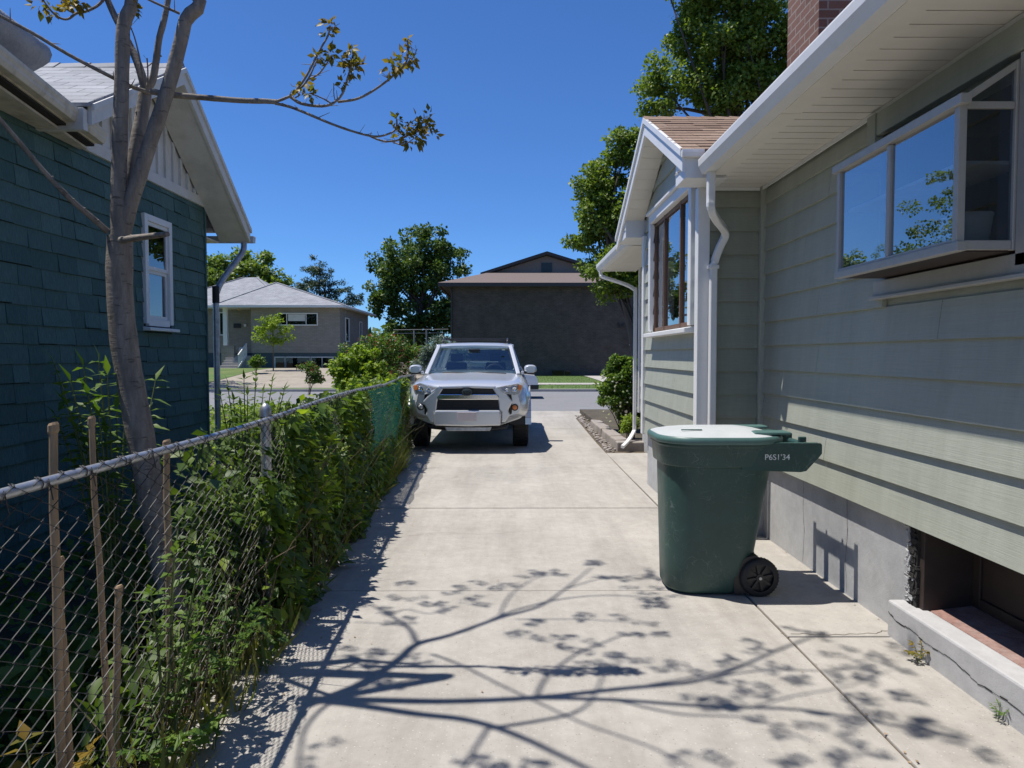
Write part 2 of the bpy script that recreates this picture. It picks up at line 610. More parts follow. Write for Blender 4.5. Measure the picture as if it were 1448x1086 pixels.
M['bark'] = bark_mat('grey_young_bark', (0.235, 0.205, 0.172), (0.075, 0.062, 0.052))
M['darkbark'] = mat('dark_tree_bark', (0.075, 0.06, 0.048), 0.9, var=0.3, vs=9, bump=0.7, bs=22, stretch=(1, 1, 0.3), bd=0.03)
M['drystalk'] = mat('dry_cut_stalk', (0.31, 0.215, 0.125), 0.75, var=0.30, vs=30, bump=0.4, bs=60, stretch=(1, 1, 0.15), dirt=(0.12, 0.08, 0.05), ds=12, damt=0.6)
M['leaf_tree'] = leaf_mat('street_tree_leaf', (0.085, 0.140, 0.020), (0.20, 0.26, 0.045), 0.35)
M['leaf_dark'] = leaf_mat('dark_tree_leaf', (0.050, 0.095, 0.018), (0.115, 0.170, 0.032), 0.28)
M['leaf_pine'] = leaf_mat('blue_green_needles', (0.035, 0.068, 0.034), (0.075, 0.115, 0.056), 0.15)
M['leaf_bright'] = leaf_mat('yellow_green_leaf', (0.14, 0.22, 0.020), (0.27, 0.34, 0.035), 0.4)
M['leaf_vine'] = leaf_mat('vine_leaf', (0.050, 0.105, 0.016), (0.125, 0.20, 0.032), 0.35)
M['leaf_bluish'] = leaf_mat('blue_shrub_leaf', (0.10, 0.145, 0.115), (0.17, 0.215, 0.18), 0.2)
M['leaf_bronze'] = leaf_mat('young_bronze_leaf', (0.10, 0.11, 0.018), (0.26, 0.17, 0.03), 0.4)
M['leaf_red'] = leaf_mat('red_tinted_leaf', (0.22, 0.045, 0.03), (0.22, 0.10, 0.045), 0.3)
M['petal'] = leaf_mat('white_petal', (0.7, 0.7, 0.62), (0.78, 0.76, 0.66), 0.3)
M['grassdry'] = leaf_mat('weedy_grass_blade', (0.10, 0.145, 0.03), (0.24, 0.22, 0.075), 0.35)
M['grassgreen'] = leaf_mat('lawn_blade', (0.06, 0.12, 0.02), (0.13, 0.19, 0.04), 0.3)
M['twig'] = mat('thin_brown_stem', (0.14, 0.10, 0.065), 0.85, var=0.3, vs=30)
M['greenstem'] = mat('green_stem', (0.10, 0.13, 0.04), 0.7, var=0.3, vs=20)
M['silver'] = mat('silver_car_paint', (0.60, 0.615, 0.63), 0.30, metal=0.45, var=0.02, vs=2, coat=0.8)
M['chrome'] = mat('bright_chrome', (0.72, 0.73, 0.75), 0.12, metal=1.0, var=0.02)
M['grille'] = mat('black_grille', (0.010, 0.010, 0.011), 0.4, var=0.2)
M['lamp'] = mat('headlamp_bowl', (0.50, 0.52, 0.54), 0.12, metal=0.25, var=0.35, vs=30, coat=0.8)
M['amber'] = mat('amber_lens', (0.62, 0.20, 0.06), 0.25, var=0.1)
M['plate'] = mat('blank_plate', (0.64, 0.56, 0.55), 0.5, var=0.05)
M['whitecar'] = mat('white_car_paint', (0.75, 0.75, 0.75), 0.25, var=0.02, coat=0.6)
M['stone'] = island_mat('edging_stone', (0.26, 0.225, 0.195), (0.36, 0.325, 0.29), 0.9, grain=(1, 1, 1), gs=12, gb=0.5)
M['brownframe'] = mat('brown_sash', (0.135, 0.075, 0.045), 0.5, var=0.15)
M['curtain'] = mat('grey_curtain', (0.30, 0.28, 0.27), 0.9, var=0.12)
M['brickdust'] = mat('red_brick_sill', (0.24, 0.135, 0.11), 0.9, var=0.3, vs=14, bump=0.7, bs=30, dirt=(0.34, 0.27, 0.24), ds=8, damt=0.7, bd=0.015)
M['browndoor'] = mat('brown_panel_boards', (0.030, 0.020, 0.016), 0.65, var=0.25, vs=10)
M['tarp'] = mat('grey_weathered_sheet', (0.24, 0.26, 0.29), 0.7, var=0.2, vs=3, bump=0.6, bs=8, bd=0.05)
M['bluegrey'] = mat('blue_grey_paint', (0.045, 0.075, 0.09), 0.8, var=0.15)
M['brownroof'] = mat('tan_brown_shingles', (0.15, 0.115, 0.10), 0.95, var=0.15, vs=9, bump=0.5, bs=30)
M['brownsoffit'] = mat('dark_brown_fascia', (0.035, 0.030, 0.030), 0.6, var=0.1)
M['taupe'] = mat('taupe_gable', (0.20, 0.17, 0.15), 0.8, var=0.1)
M['warm'] = mat('dim_porch_lamp', (0.8, 0.6, 0.3), 0.4, var=0.05)

# ------------------------------------------------------------------ camera, sun, sky
cam = bpy.data.cameras.new('camera')
cam.lens = 36 * FPX / 1448
cam.sensor_width = 36
cam.clip_end = 3000
cam.clip_start = 0.05
camo = bpy.data.objects.new('camera', cam)
COL.objects.link(camo)
camo.location = CAM
camo.rotation_euler = (PI / 2 - PITCH, 0, -YAW)
SC.camera = camo

w = bpy.data.worlds.new('World')
SC.world = w
w.use_nodes = True
wn = w.node_tree
sky = wn.nodes.new('ShaderNodeTexSky')
sky.sky_type = 'NISHITA'
sky.sun_disc = False
el = math.atan2(SUN.z, math.hypot(SUN.x, SUN.y))
sky.sun_elevation = el
sky.sun_rotation = math.atan2(SUN.x, SUN.y)
sky.altitude = 1300
sky.air_density = 1.0
sky.dust_density = 0.3
sky.ozone_density = 2.5
tint = wn.nodes.new('ShaderNodeMix')
tint.data_type = 'RGBA'
tint.blend_type = 'MULTIPLY'
tint.inputs[0].default_value = 1
tint.inputs[7].default_value = (0.64, 1.08, 1.68, 1)
wn.links.new(sky.outputs[0], tint.inputs[6])
wn.links.new(tint.outputs[2], wn.nodes['Background'].inputs[0])
wn.nodes['Background'].inputs[1].default_value = SKY_K
sl = bpy.data.lights.new('sun', 'SUN')
sl.energy = SUN_K
sl.angle = math.radians(0.53)
sl.color = (1.0, 0.955, 0.89)
so = bpy.data.objects.new('sun', sl)
COL.objects.link(so)
so.location = (-8, 0, 25)
so.rotation_euler = SUN.to_track_quat('Z', 'Y').to_euler()
SC.view_settings.view_transform = 'Standard'
SC.view_settings.look = 'None'
SC.view_settings.gamma = 1
SC.view_settings.exposure = EXPO

# ------------------------------------------------------------------ ground
def gz(x, y):
    if y > 31.5:
        z = 0.05 + 0.60 * smoothstep(33, 46, y) * smoothstep(-4.5, -9, x) + 0.07 * smoothstep(33, 46, y)
    elif x < -1.2 and y < 20:
        z = -0.02 + 0.05 * math.sin(x * 1.7) * math.sin(y * 1.3) * smoothstep(-1.6, -2.6, x)
    else:
        z = -0.10
    return z


def gridmesh(name, xs, ys, zf, mats, kind='structure'):
    V = [(x, y, zf(x, y)) for y in ys for x in xs]
    n = len(xs)
    F = [(j * n + i, j * n + i + 1, (j + 1) * n + i + 1, (j + 1) * n + i) for j in range(len(ys) - 1) for i in range(n - 1)]
    me = bpy.data.meshes.new(name)
    me.from_pydata(V, [], F)
    me.polygons.foreach_set('use_smooth', [True] * len(F))
    o = new_obj(name, me, None, mats)
    o['kind'] = kind
    return o


def lin(a, b, n):
    return [a + (b - a) * i / n for i in range(n + 1)]


xs = sorted(set([-600, -300, -150, -80, -50, 50, 80, 150, 300, 600] + lin(-40, -12, 14) + lin(-12, 12, 48) + lin(12, 40, 7)))
ys = sorted(set([-60, -25, 800, 400, 200, 120] + lin(-12, 20, 54) + [20.01, 31.45, 31.55] + lin(31.6, 60, 30) + [75, 90]))
gridmesh('ground', xs, ys, gz, M['soil'])

# driveway: cast slabs with open joints
def xl(y):
    return -1.27 - 0.045 * y


mb = MB()
ye = [-3.05, -0.45, 2.15, 4.75, 7.35, 9.98, 12.7, 15.3, 17.8, 20.2]
for a, b in zip(ye[:-1], ye[1:]):
    g = 0.008
    xr0, xr1 = 1.58 + max(0, (a - 11.6)) * 0.018, 1.58 + max(0, (b - 11.6)) * 0.018
    x0a, x0b = xl(a), xl(b)
    if b > 18:
        x0b -= 0.5
        xr1 += 0.5
    # subdivide the top so the surface can sit slightly uneven
    dz = random.uniform(-0.003, 0.003)
    mb.hexa([(x0a, a + g, -0.12), (xr0 - g, a + g, -0.12), (xr1 - g, b - g, -0.12), (x0b, b - g, -0.12),
             (x0a, a + g, dz), (xr0 - g, a + g, dz), (xr1 - g, b - g, dz), (x0b, b - g, dz)])
ys2 = [-3, -0.9, 1.35, 3.95, 6.2, 8.8, 11.5]
for a, b in zip(ys2[:-1], ys2[1:]):
    dz = random.uniform(-0.004, 0.003)
    mb.box((1.58 + 0.006, a + 0.005, -0.12), (2.30, b - 0.005, dz + 0.004))
drv = mb.build('driveway', [M['drive']], bevel=0.006)
drv['kind'] = 'structure'
mb = MB()
mb.box((-2.1, -3, -0.11), (2.3, 20.1, -0.012))
jd = mb.build('joint_soil', [M['jointdirt']])
jd['kind'] = 'structure'

# hairline cracks in the slabs
def crack(pts, wd, z=0.0045):
    mb = MB()
    pts = [Vector((p[0], p[1], z)) for p in pts]
    out = []
    for i in range(len(pts) - 1):
        for k in range(7):
            p = pts[i].lerp(pts[i + 1], k / 7)
            out.append(p + Vector((random.uniform(-1, 1), random.uniform(-1, 1), 0)) * 0.012)
    out.append(pts[-1])
    for i in range(len(out) - 1):
        a, b = out[i], out[i + 1]
        s = (b - a).cross(Vector((0, 0, 1))).normalized()
        w0, w1 = [wd * random.uniform(0.4, 1.0) / 2 for _ in range(2)]
        mb.add([a - s * w0, a + s * w0, b + s * w1, b - s * w1], [(0, 1, 2, 3)])
    return mb


ck = MB()
for pts, wd in (([(1.62, 3.98), (1.85, 3.97), (2.1, 3.99), (2.24, 4.05)], 0.007),
                ([(-0.9, 6.2), (-0.6, 6.3), (-0.2, 6.25), (0.1, 6.34)], 0.004)):
    c = crack(pts, wd)
    ck.add(c.v, c.f)
ck = ck.build('driveway_crack', [M['jointdirt']], fix=False)
ck['kind'] = 'structure'

# street, kerb, verge, pavement, lawn across the street
def sheet(name, x0, x1, y0, y1, dz, m, nx=30, ny=8):
    return gridmesh(name, lin(x0, x1, nx), lin(y0, y1, ny), lambda x, y: gz(x, y) + dz, m)


def flat(name, x0, x1, y0, y1, z, m):
    mb = MB()
    mb.box((x0, y0, z - 0.3), (x1, y1, z))
    o = mb.build(name, [m])
    o['kind'] = 'structure'
    return o


flat('street', -160, 160, 20.22, 31.4, -0.03, M['asphalt'])
mb = MB()
for i in range(-40, 40):
    mb.box((i * 3 + 0.01, 31.4, -0.3), (i * 3 + 2.99, 31.56, 0.09))
    if not (-1 <= i <= 0):
        mb.box((i * 3 + 0.01, 20.05, -0.3), (i * 3 + 2.99, 20.21, 0.05))
kb = mb.build('kerb', [M['walk']], bevel=0.012)
kb['kind'] = 'structure'
sheet('verge', -4, 5.6, 31.57, 36.2, 0.012, M['lawn'])
sheet('pavement', -4.5, 40, 36.2, 38.0, 0.03, M['walk'], 40, 4)
sheet('lawn', -4, 5.2, 38.0, 50, 0.012, M['lawn'])
sheet('entry_path', 5.2, 9.2, 31.57, 50, 0.035, M['walk'], 8, 20)
sheet('far_verge', -40, -6.2, 31.57, 33.2, 0.012, M['lawn'])
sheet('front_yard', -40, -15.5, 33.2, 48, 0.012, M['lawn'])
sheet('parking_pad', -15.4, -5.5, 33.0, 46.8, 0.02, M['pad'], 20, 20)


def grass_patch(name, area, n, h, matk, label=None):
    P, S = [], []
    for x0, x1, y0, y1, k in area:
        m = int(n * k)
        p = np.stack([RNG.uniform(x0, x1, m), RNG.uniform(y0, y1, m), np.zeros(m)], 1)
        p[:, 2] = [gz(a, b) for a, b in p[:, :2]]
        P.append(p)
    P = np.concatenate(P)
    D = RNG.normal(size=(len(P), 3)) * 0.35 + np.array([0, 0, 1])
    o = leaf_mesh(name, P, RNG.uniform(0.5, 1.2, len(P)) * h, M[matk], D=D, shape='blade')
    o['kind'] = 'stuff'
    return o


g1 = grass_patch('grass', [(-4, 5.6, 31.6, 36.1, 0.35), (-4, 5.2, 38.05, 49.8, 0.65)], 9000, 0.10, 'grassgreen')
for v in g1.data.vertices[:0]:
    pass
tag(g1, 'short green and straw grass of the lawn strips before the dark brick building', 'grass')

# ------------------------------------------------------------------ lap siding
def split_spans(a, b, holes, z0, z1):
    sp = [(a, b)]
    for h0, h1, hz0, hz1 in holes:
        if hz1 <= z0 + 0.01 or hz0 >= z1 - 0.01:
            continue
        out = []
        for p, q in sp:
            if h1 <= p or h0 >= q:
                out.append((p, q))
                continue
            if h0 > p:
                out.append((p, h0))
            if h1 < q:
                out.append((h1, q))
        sp = out
    return sp


def lap(mb, axis, plane, sgn, a, b, z0, z1, ex=0.203, holes=(), joints=(), th=0.033, clip=None, mi=0):
    """lap boards on the plane <axis>=plane facing sgn; a..b along the wall; clip(z) -> (a,b) for gables"""
    z = z0
    row = 0
    while z < z1 - 0.015:
        zt = min(z + ex, z1)
        cuts = [j for j in joints if j[0] == row]
        for p, q in split_spans(a, b, holes, z, zt):
            edges = [p] + sorted(j[1] for j in cuts if p + 0.05 < j[1] < q - 0.05) + [q]
            for e0, e1 in zip(edges[:-1], edges[1:]):
                if e0 != p:
                    e0 += 0.004
                lo = (e0, e1)
                hi = (e0, e1)
                if clip:
                    c0, c1 = clip(z), clip(zt)
                    lo = (max(e0, c0[0]), min(e1, c0[1]))
                    hi = (max(e0, c1[0]), min(e1, c1[1]))
                    if lo[1] - lo[0] < 0.02:
                        continue
                    if hi[1] <= hi[0]:
                        mid = (hi[0] + hi[1]) / 2
                        hi = (mid - 0.001, mid + 0.001)
                dB, dT = sgn * th, sgn * 0.010
                def P(t, d, zz):
                    return (plane + d, t, zz) if axis == 0 else (t, plane + d, zz)
                mb.hexa([P(lo[0], 0, z), P(lo[1], 0, z), P(lo[1], dB, z), P(lo[0], dB, z),
                         P(hi[0], 0, zt), P(hi[1], 0, zt), P(hi[1], dT, zt), P(hi[0], dT, zt)], mi)
        z += ex
        row += 1
    return mb


def wallbox(mb, axis, p0, p1, a, b, z0, z1, holes=(), mi=0):
    """solid wall slab between planes p0,p1 with rectangular openings (a0,a1,z0,z1)"""
    zs = sorted(set([z0, z1] + [h[2] for h in holes] + [h[3] for h in holes]))
    zs = [z for z in zs if z0 <= z <= z1]
    for u, v in zip(zs[:-1], zs[1:]):
        for s, e in split_spans(a, b, holes, u, v):
            if axis == 0:
                mb.box((p0, s, u), (p1, e, v), mi)
            else:
                mb.box((s, p0, u), (e, p1, v), mi)
    return mb


# ------------------------------------------------------------------ sage green house on the right
WX = 2.20           # face of siding
BX, BY0, BY1 = 1.66, 6.18, 8.72   # projecting bay
SOF = 3.05          # soffit height
house = thing('house', 'sage green lap sided house with white eaves and a projecting bay beside the driveway', 'house', (2.6, 5, 0))
GW = (3.06, 4.15, 2.08, 2.68)       # garden window: y0,y1,z0,z1
GH = (3.02, 4.17, 2.00, 2.86)
WELL = (-1.2, 3.86, 0.20, 0.66)
mb = MB()
lap(mb, 0, WX + 0.026, -1, -3, 6.18, 0.665, SOF + 0.02, holes=[GH],
    joints=[(0, 1.2), (1, 4.9), (2, 2.3), (3, 5.72), (3, 0.3), (4, 5.05), (5, 3.62), (6, 5.05), (7, 4.6), (8, 5.3), (9, 2.6), (10, 4.9), (11, 1.6)])
wallbox(mb, 0, WX + 0.027, WX + 0.14, -3, 11.9, 0.66, 3.6, holes=[GH], mi=0)
lap(mb, 0, WX + 0.026, -1, 8.75, 11.85, 0.665, SOF + 0.02)
wall = mb.build('wall', [M['sage']], house)
mb = MB()
mb.box((WX + 0.2, -3, 0.7), (WX + 0.25, 2.0, 3.0))
mb.box((WX + 0.14, 11.75, 0), (9, 11.9, 3.6))
mb.box((WX + 0.14, -3, 0), (9, -2.9, 3.6))
mb.box((8.9, -2.9, 0), (9, 11.75, 3.6))
mb.build('outer_wall', [M['sage']], house)

# foundation with the basement window opening
mb = MB()
wallbox(mb, 0, WX + 0.05, WX + 0.42, -3, 11.9, -0.1, 0.655, holes=[WELL])
mb.box((BX + 0.05, BY0 + 0.03, -0.1), (WX + 0.3, BY1 - 0.03, 0.655))
mb.build('foundation', [M['found']], house)
# broken edge of the render beside the opening
mb = MB()
mb.box((WX + 0.046, 3.84, 0.206), (WX + 0.09, 3.93, 0.64), 0)
for i in range(46):
    z = 0.23 + (i // 2) * 0.018
    r = random.uniform(0.008, 0.028)
    y = 3.935 - random.uniform(0.0, 0.018) if i % 2 else 3.862 + random.uniform(-.01, .03)
    mb.hexa([(WX + 0.036 + random.uniform(0, .012) * (k % 2), y + dy * r + random.uniform(-.006, .006), z + dz * r + random.uniform(-.006, .006)) if k < 4 else (WX + 0.07, y + dy * r, z + dz * r) for k, (dy, dz) in enumerate([(-1, -.6), (1, -.6), (1, .6), (-1, .6)] * 2)], 1 if (i % 2 or random.random() < .15) else 0)
mb.build('broken_render', [M['gap'], M['found']], house)
# recess with brown boards, sill and ledge
mb = MB()
for i in range(9):
    y = 3.797 - i * 0.52
    mb.box((WX + 0.34, y - 0.50, 0.22), (WX + 0.36, y, 0.66))
    mb.box((WX + 0.325, y - 0.50, 0.22), (WX + 0.34, y - 0.44, 0.66))
    mb.box((WX + 0.325, y - 0.06, 0.22), (WX + 0.34, y, 0.66))
    mb.box((WX + 0.325, y - 0.44, 0.22), (WX + 0.34, y - 0.06, 0.29))
mb.box((WX + 0.06, 3.80, 0.2), (WX + 0.34, 3.858, 0.66))
bw = mb.build('basement_window', [M['browndoor']], house, bevel=0.004)
mb = MB()
mb.hexa([(WX + 0.10, -1.2, 0.15), (WX + 0.34, -1.2, 0.15), (WX + 0.34, 3.80, 0.15), (WX + 0.10, 3.80, 0.15),
         (WX + 0.10, -1.2, 0.205), (WX + 0.34, -1.2, 0.235), (WX + 0.34, 3.80, 0.235), (WX + 0.10, 3.80, 0.205)])
mb.build('brick_sill', [M['brickdust']], bw, bevel=0.004)
mb = MB()
mb.box((WX - 0.035, -1.4, -0.1), (WX + 0.098, 3.985, 0.205))
ledge = mb.build('concrete_ledge', [M['kerbstone']], house, bevel=0.012)
mb = MB()
cpts = [(3.97, 0.135), (3.86, 0.11), (3.74, 0.125), (3.6, 0.105), (3.4, 0.115), (3.2, 0.085), (3.0, 0.10), (2.7, 0.07), (2.4, 0.085)]
for (a, b), (c, d) in zip(cpts[:-1], cpts[1:]):
    for k in range(4):
        y0, y1 = lerp(a, c, k / 4), lerp(a, c, (k + 1) / 4)
        z0, z1 = lerp(b, d, k / 4) + random.uniform(-.004, .004), lerp(b, d, (k + 1) / 4) + random.uniform(-.004, .004)
        t = random.uniform(0.0012, 0.0042)
        X = WX - 0.0375
        mb.add([(X, y0, z0 - t), (X, y1, z1 - t), (X, y1, z1 + t), (X, y0, z0 + t)], [(0, 1, 2, 3)])
mb.build('ledge_crack', [M['gap']], ledge, fix=False)

for pts in ([(5.35, 0.64), (5.36, 0.45), (5.33, 0.25), (5.35, 0.02)], [(4.66, 0.64), (4.65, 0.4), (4.67, 0.2), (4.64, 0.02)]):
    mb = MB()
    for (a, b), (c, d) in zip(pts[:-1], pts[1:]):
        for k in range(4):
            y0, y1 = lerp(a, c, k / 4) + random.uniform(-.006, .006), lerp(a, c, (k + 1) / 4)
            z0, z1 = lerp(b, d, k / 4), lerp(b, d, (k + 1) / 4)
            t = random.uniform(0.0012, 0.0028)
            mb.add([(WX + 0.0475, y0 - t, z0 - t), (WX + 0.0475, y1 - t, z1 - t), (WX + 0.0475, y1 + t, z1 + t), (WX + 0.0475, y0 + t, z0 + t)], [(0, 1, 2, 3)])
    mb.build('foundation_crack', [M['jointdirt']], house, fix=False)
# bay walls
bay = thing('bay_tmp', 'x', 'x')
bpy.data.objects.remove(bay)
BW = (6.44, 8.16, 1.87, 3.10)       # bay window opening on the face x = BX
apexY, apexZ = 7.44, 4.05
PIT = 0.485


def gclip(z):
    h = (apexZ - 0.16 - z) / PIT
    if z < SOF - 0.02:
        return (BY0, BY1)
    return (max(BY0, apexY - h), min(BY1, apexY + h))


mb = MB()
lap(mb, 0, BX + 0.026, -1, BY0 + 0.02, BY1 - 0.02, 0.645, 3.86, holes=[BW], clip=gclip, joints=[(1, 7.9), (3, 7.1)], mi=0)
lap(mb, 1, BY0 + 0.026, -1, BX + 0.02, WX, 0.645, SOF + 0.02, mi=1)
wallbox(mb, 0, BX + 0.027, BX + 0.1, BY0 + 0.03, BY1 - 0.03, 0.645, SOF, holes=[BW])
mb.add([(BX + 0.03, BY0 + 0.03, SOF), (BX + 0.03, BY1 - 0.03, SOF), (BX + 0.03, apexY, apexZ - 0.1)], [(0, 1, 2)])
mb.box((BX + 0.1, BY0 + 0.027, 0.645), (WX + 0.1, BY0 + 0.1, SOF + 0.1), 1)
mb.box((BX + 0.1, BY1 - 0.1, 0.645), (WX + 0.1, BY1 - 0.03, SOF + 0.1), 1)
mb.build('bay_wall', [M['sage'], M['sage_x']], house)

# corner boards
for nm, a, b in (('corner_trim', (BX - 0.028, BY0 - 0.03, 0.63), (BX + 0.075, BY0 + 0.075, SOF - 0.002)),
                 ('corner_trim', (BX - 0.028, BY1 - 0.075, 0.63), (BX + 0.075, BY1 + 0.03, SOF - 0.002)),
                 ('corner_trim', (WX - 0.032, BY0 - 0.055, 0.66), (WX + 0.02, BY0 - 0.003, SOF - 0.002)),
                 ('corner_trim', (WX - 0.03, 11.86, 0.63), (WX + 0.07, 11.93, SOF - 0.002))):
    mb = MB()
    mb.box(a, b)
    mb.build(nm, [M['white'] if a[0] < 2 or a[1] > 11 else M['sage']], house, bevel=0.005)

# bay window
mb = MB()
y0, y1, z0, z1 = BW
t = 0.10
X0, X1 = BX - 0.045, BX + 0.05
mb.box((X0, y0 - t, z1), (X1, y1 + t, z1 + t))
mb.box((X0 - 0.03, y0 - t - 0.02, z1 + t), (X1, y1 + t + 0.02, z1 + t + 0.03))
mb.box((X0, y0 - t, z0), (X1, y0, z1))
mb.box((X0, y1, z0), (X1, y1 + t, z1))
mb.hexa([(X0 - 0.05, y0 - t, z0 - 0.07), (X1, y0 - t, z0 - 0.07), (X1, y1 + t, z0 - 0.07), (X0 - 0.05, y1 + t, z0 - 0.07),
         (X0 - 0.05, y0 - t, z0 - 0.025), (X1, y0 - t, z0), (X1, y1 + t, z0), (X0 - 0.05, y1 + t, z0 - 0.025)])
bwin = mb.build('window_frame', [M['white']], house, bevel=0.006)
mb = MB()
fx0, fx1 = BX + 0.012, BX + 0.045
yy = [y0, y0 + 0.50, y1 - 0.50, y1]
for a in yy:
    mb.box((fx0 - 0.006, max(y0, a - 0.018), z0), (fx1, min(y1, a + 0.018), z1))
for zz in (z0, z1 - 0.04):
    mb.box((fx0, y0 + 0.026, zz), (fx1, y1 - 0.026, zz + 0.04))
mb.build('sash', [M['brownframe']], bwin, bevel=0.003)
mb = MB()
mb.add([(BX + 0.03, y0, z0), (BX + 0.03, y1, z0), (BX + 0.03, y1, z1), (BX + 0.03, y0, z1)], [(0, 1, 2, 3)])
mb.build('pane', [M['glass']], bwin)
for c0, c1 in ((y0 + 0.02, y0 + 0.48), (y1 - 0.46, y1 - 0.02)):
    mb = MB()
    n = 60
    prof = [(BX + 0.13 + 0.018 * math.sin(i * 1.1) + 0.008 * math.sin(i * 2.7), lerp(c0, c1, i / n)) for i in range(n + 1)]
    vs = [(p[0], p[1], z) for z in (z0 - 0.1, z1 + 0.05) for p in prof]
    mb.add(vs, [(i, i + 1, n + 2 + i, n + 1 + i) for i in range(n)], smooth=True)
    mb.build('curtain', [M['curtain']], bwin, fix=False)
mb = MB()
mb.box((BX + 0.7, y0 - 0.12, z0 - 0.3), (BX + 0.72, y1 + 0.12, z1 + 0.12))
mb.box((BX + 0.1, y0 - 0.12, z0 - 0.32), (BX + 0.7, y1 + 0.12, z0 - 0.3))
mb.box((BX + 0.102, y0 - 0.12, z1 + 0.1), (BX + 0.7, y1 + 0.12, z1 + 0.12))
mb.build('room', [M['dark']], bwin)

# main roof, soffit, gutter
EX = 1.515          # gutter outer face
mb = MB()
def soffit_run(mb, ya, yb, x0, x1):
    n = int((yb - ya) / 0.125)
    for i in range(n):
        a, b = lerp(ya, yb, i / n), lerp(ya, yb, (i + 1) / n)
        mb.box((x0, a + 0.005, SOF), (x1, b - 0.005, SOF + 0.012))
    mb.box((x0, ya, SOF + 0.0125), (x1, yb, SOF + 0.02), 1)
soffit_run(mb, -3, BY0 - 0.005, EX + 0.24, WX - 0.002)
soffit_run(mb, BY1 + 0.04, 12.35, EX + 0.24, WX - 0.002)
# perforated outer strip beside the gutter, in lengths
for a, b in ((-3, 2.3), (2.3, 4.3), (4.3, 5.74), (9.42, 12.35)):
    mb.box((EX + 0.115, a + 0.004, SOF - 0.004), (EX + 0.237, b - 0.004, SOF + 0.012))
mb.build('soffit', [M['soffit'], M['gap']], house)
mb = MB()
mb.box((WX - 0.024, BY0 - 0.045, SOF - 0.03), (WX - 0.012, -3, SOF - 0.002))
mb.box((BX + 0.08, BY0 - 0.018, SOF - 0.03), (WX - 0.03, BY0 - 0.006, SOF - 0.002))
mb.build('soffit_channel', [M['white']], house)
# flat frieze board above the garden window
mb = MB()
mb.box((WX - 0.045, -3, SOF - 0.165), (WX - 0.005, 4.28, SOF - 0.035))
mb.box((WX - 0.052, 4.20, SOF - 0.22), (WX - 0.004, 4.30, SOF - 0.03))
mb.build('frieze_board', [M['sage']], house, bevel=0.004)


def gutter_prof(x, z, s=1):
    # outer face x, bottom z; inward is +x
    return [(x + 0.115, z + 0.115), (x + 0.115, z), (x + 0.035, z), (x + 0.018, z + 0.035), (x + 0.004, z + 0.060), (x, z + 0.105), (x + 0.002, z + 0.115),
            (x + 0.012, z + 0.115), (x + 0.014, z + 0.10), (x + 0.026, z + 0.055), (x + 0.036, z + 0.012), (x + 0.108, z + 0.012), (x + 0.108, z + 0.115)]


for a, b in ((-3, 5.735), (9.43, 12.40)):
    mb = MB()
    n = len(gutter_prof(0, 0))
    mb.prism(gutter_prof(EX, SOF), 1, a, b)
    # end caps
    cap = [(EX + 0.115, SOF + 0.115), (EX + 0.115, SOF), (EX + 0.035, SOF), (EX + 0.004, SOF + 0.06), (EX, SOF + 0.115)]
    mb.prism(cap, 1, b, b + 0.004)
    mb.build('gutter', [M['white']], house)
mb = MB()
RS = 0.33
def rz(x):
    return SOF + 0.135 + (x - EX) * RS
def roofslab(mb, x0, x1, ya, yb, th=0.03, mi=0):
    mb.hexa([(x0, ya, rz(x0) - th), (x1, ya, rz(x1) - th), (x1, yb, rz(x1) - th), (x0, yb, rz(x0) - th),
             (x0, ya, rz(x0)), (x1, ya, rz(x1)), (x1, yb, rz(x1)), (x0, yb, rz(x0))], mi)
roofslab(mb, EX + 0.045, 2.8, -3, 5.86)
roofslab(mb, EX + 0.045, 2.8, 9.28, 12.4)
roofslab(mb, 2.8, 5.6, -3, 12.4)
mb.hexa([(5.6, -3, rz(5.6) - .03), (9.8, -3, rz(1.4)), (9.8, 12.4, rz(1.4)), (5.6, 12.4, rz(5.6) - .03),
         (5.6, -3, rz(5.6)), (9.8, -3, rz(1.4) + .03), (9.8, 12.4, rz(1.4) + .03), (5.6, 12.4, rz(5.6))])
roof = mb.build('roof', [M['roofbrown']], house)
mb = MB()
mb.box((EX + 0.116, -3, SOF + 0.013), (EX + 0.14, 5.76, SOF + 0.14))
mb.box((EX + 0.116, 9.42, SOF + 0.013), (EX + 0.14, 12.39, SOF + 0.14))
mb.add([(WX + 0.05, -2.95, SOF + .3), (9.0, -2.95, SOF + .3), (5.6, -2.95, rz(5.6) - .04)], [(0, 1, 2)])
mb.add([(WX + 0.05, 11.85, SOF + .3), (9.0, 11.85, SOF + .3), (5.6, 11.85, rz(5.6) - .04)], [(0, 1, 2)])
mb.build('fascia', [M['white']], house)
# chimney
mb = MB()
mb.box((2.60, 6.05, 3.4), (3.25, 6.72, 5.7))
mb.box((2.56, 6.01, 5.7), (3.29, 6.76, 5.85))
mb.build('chimney', [M['brickred']], roof)

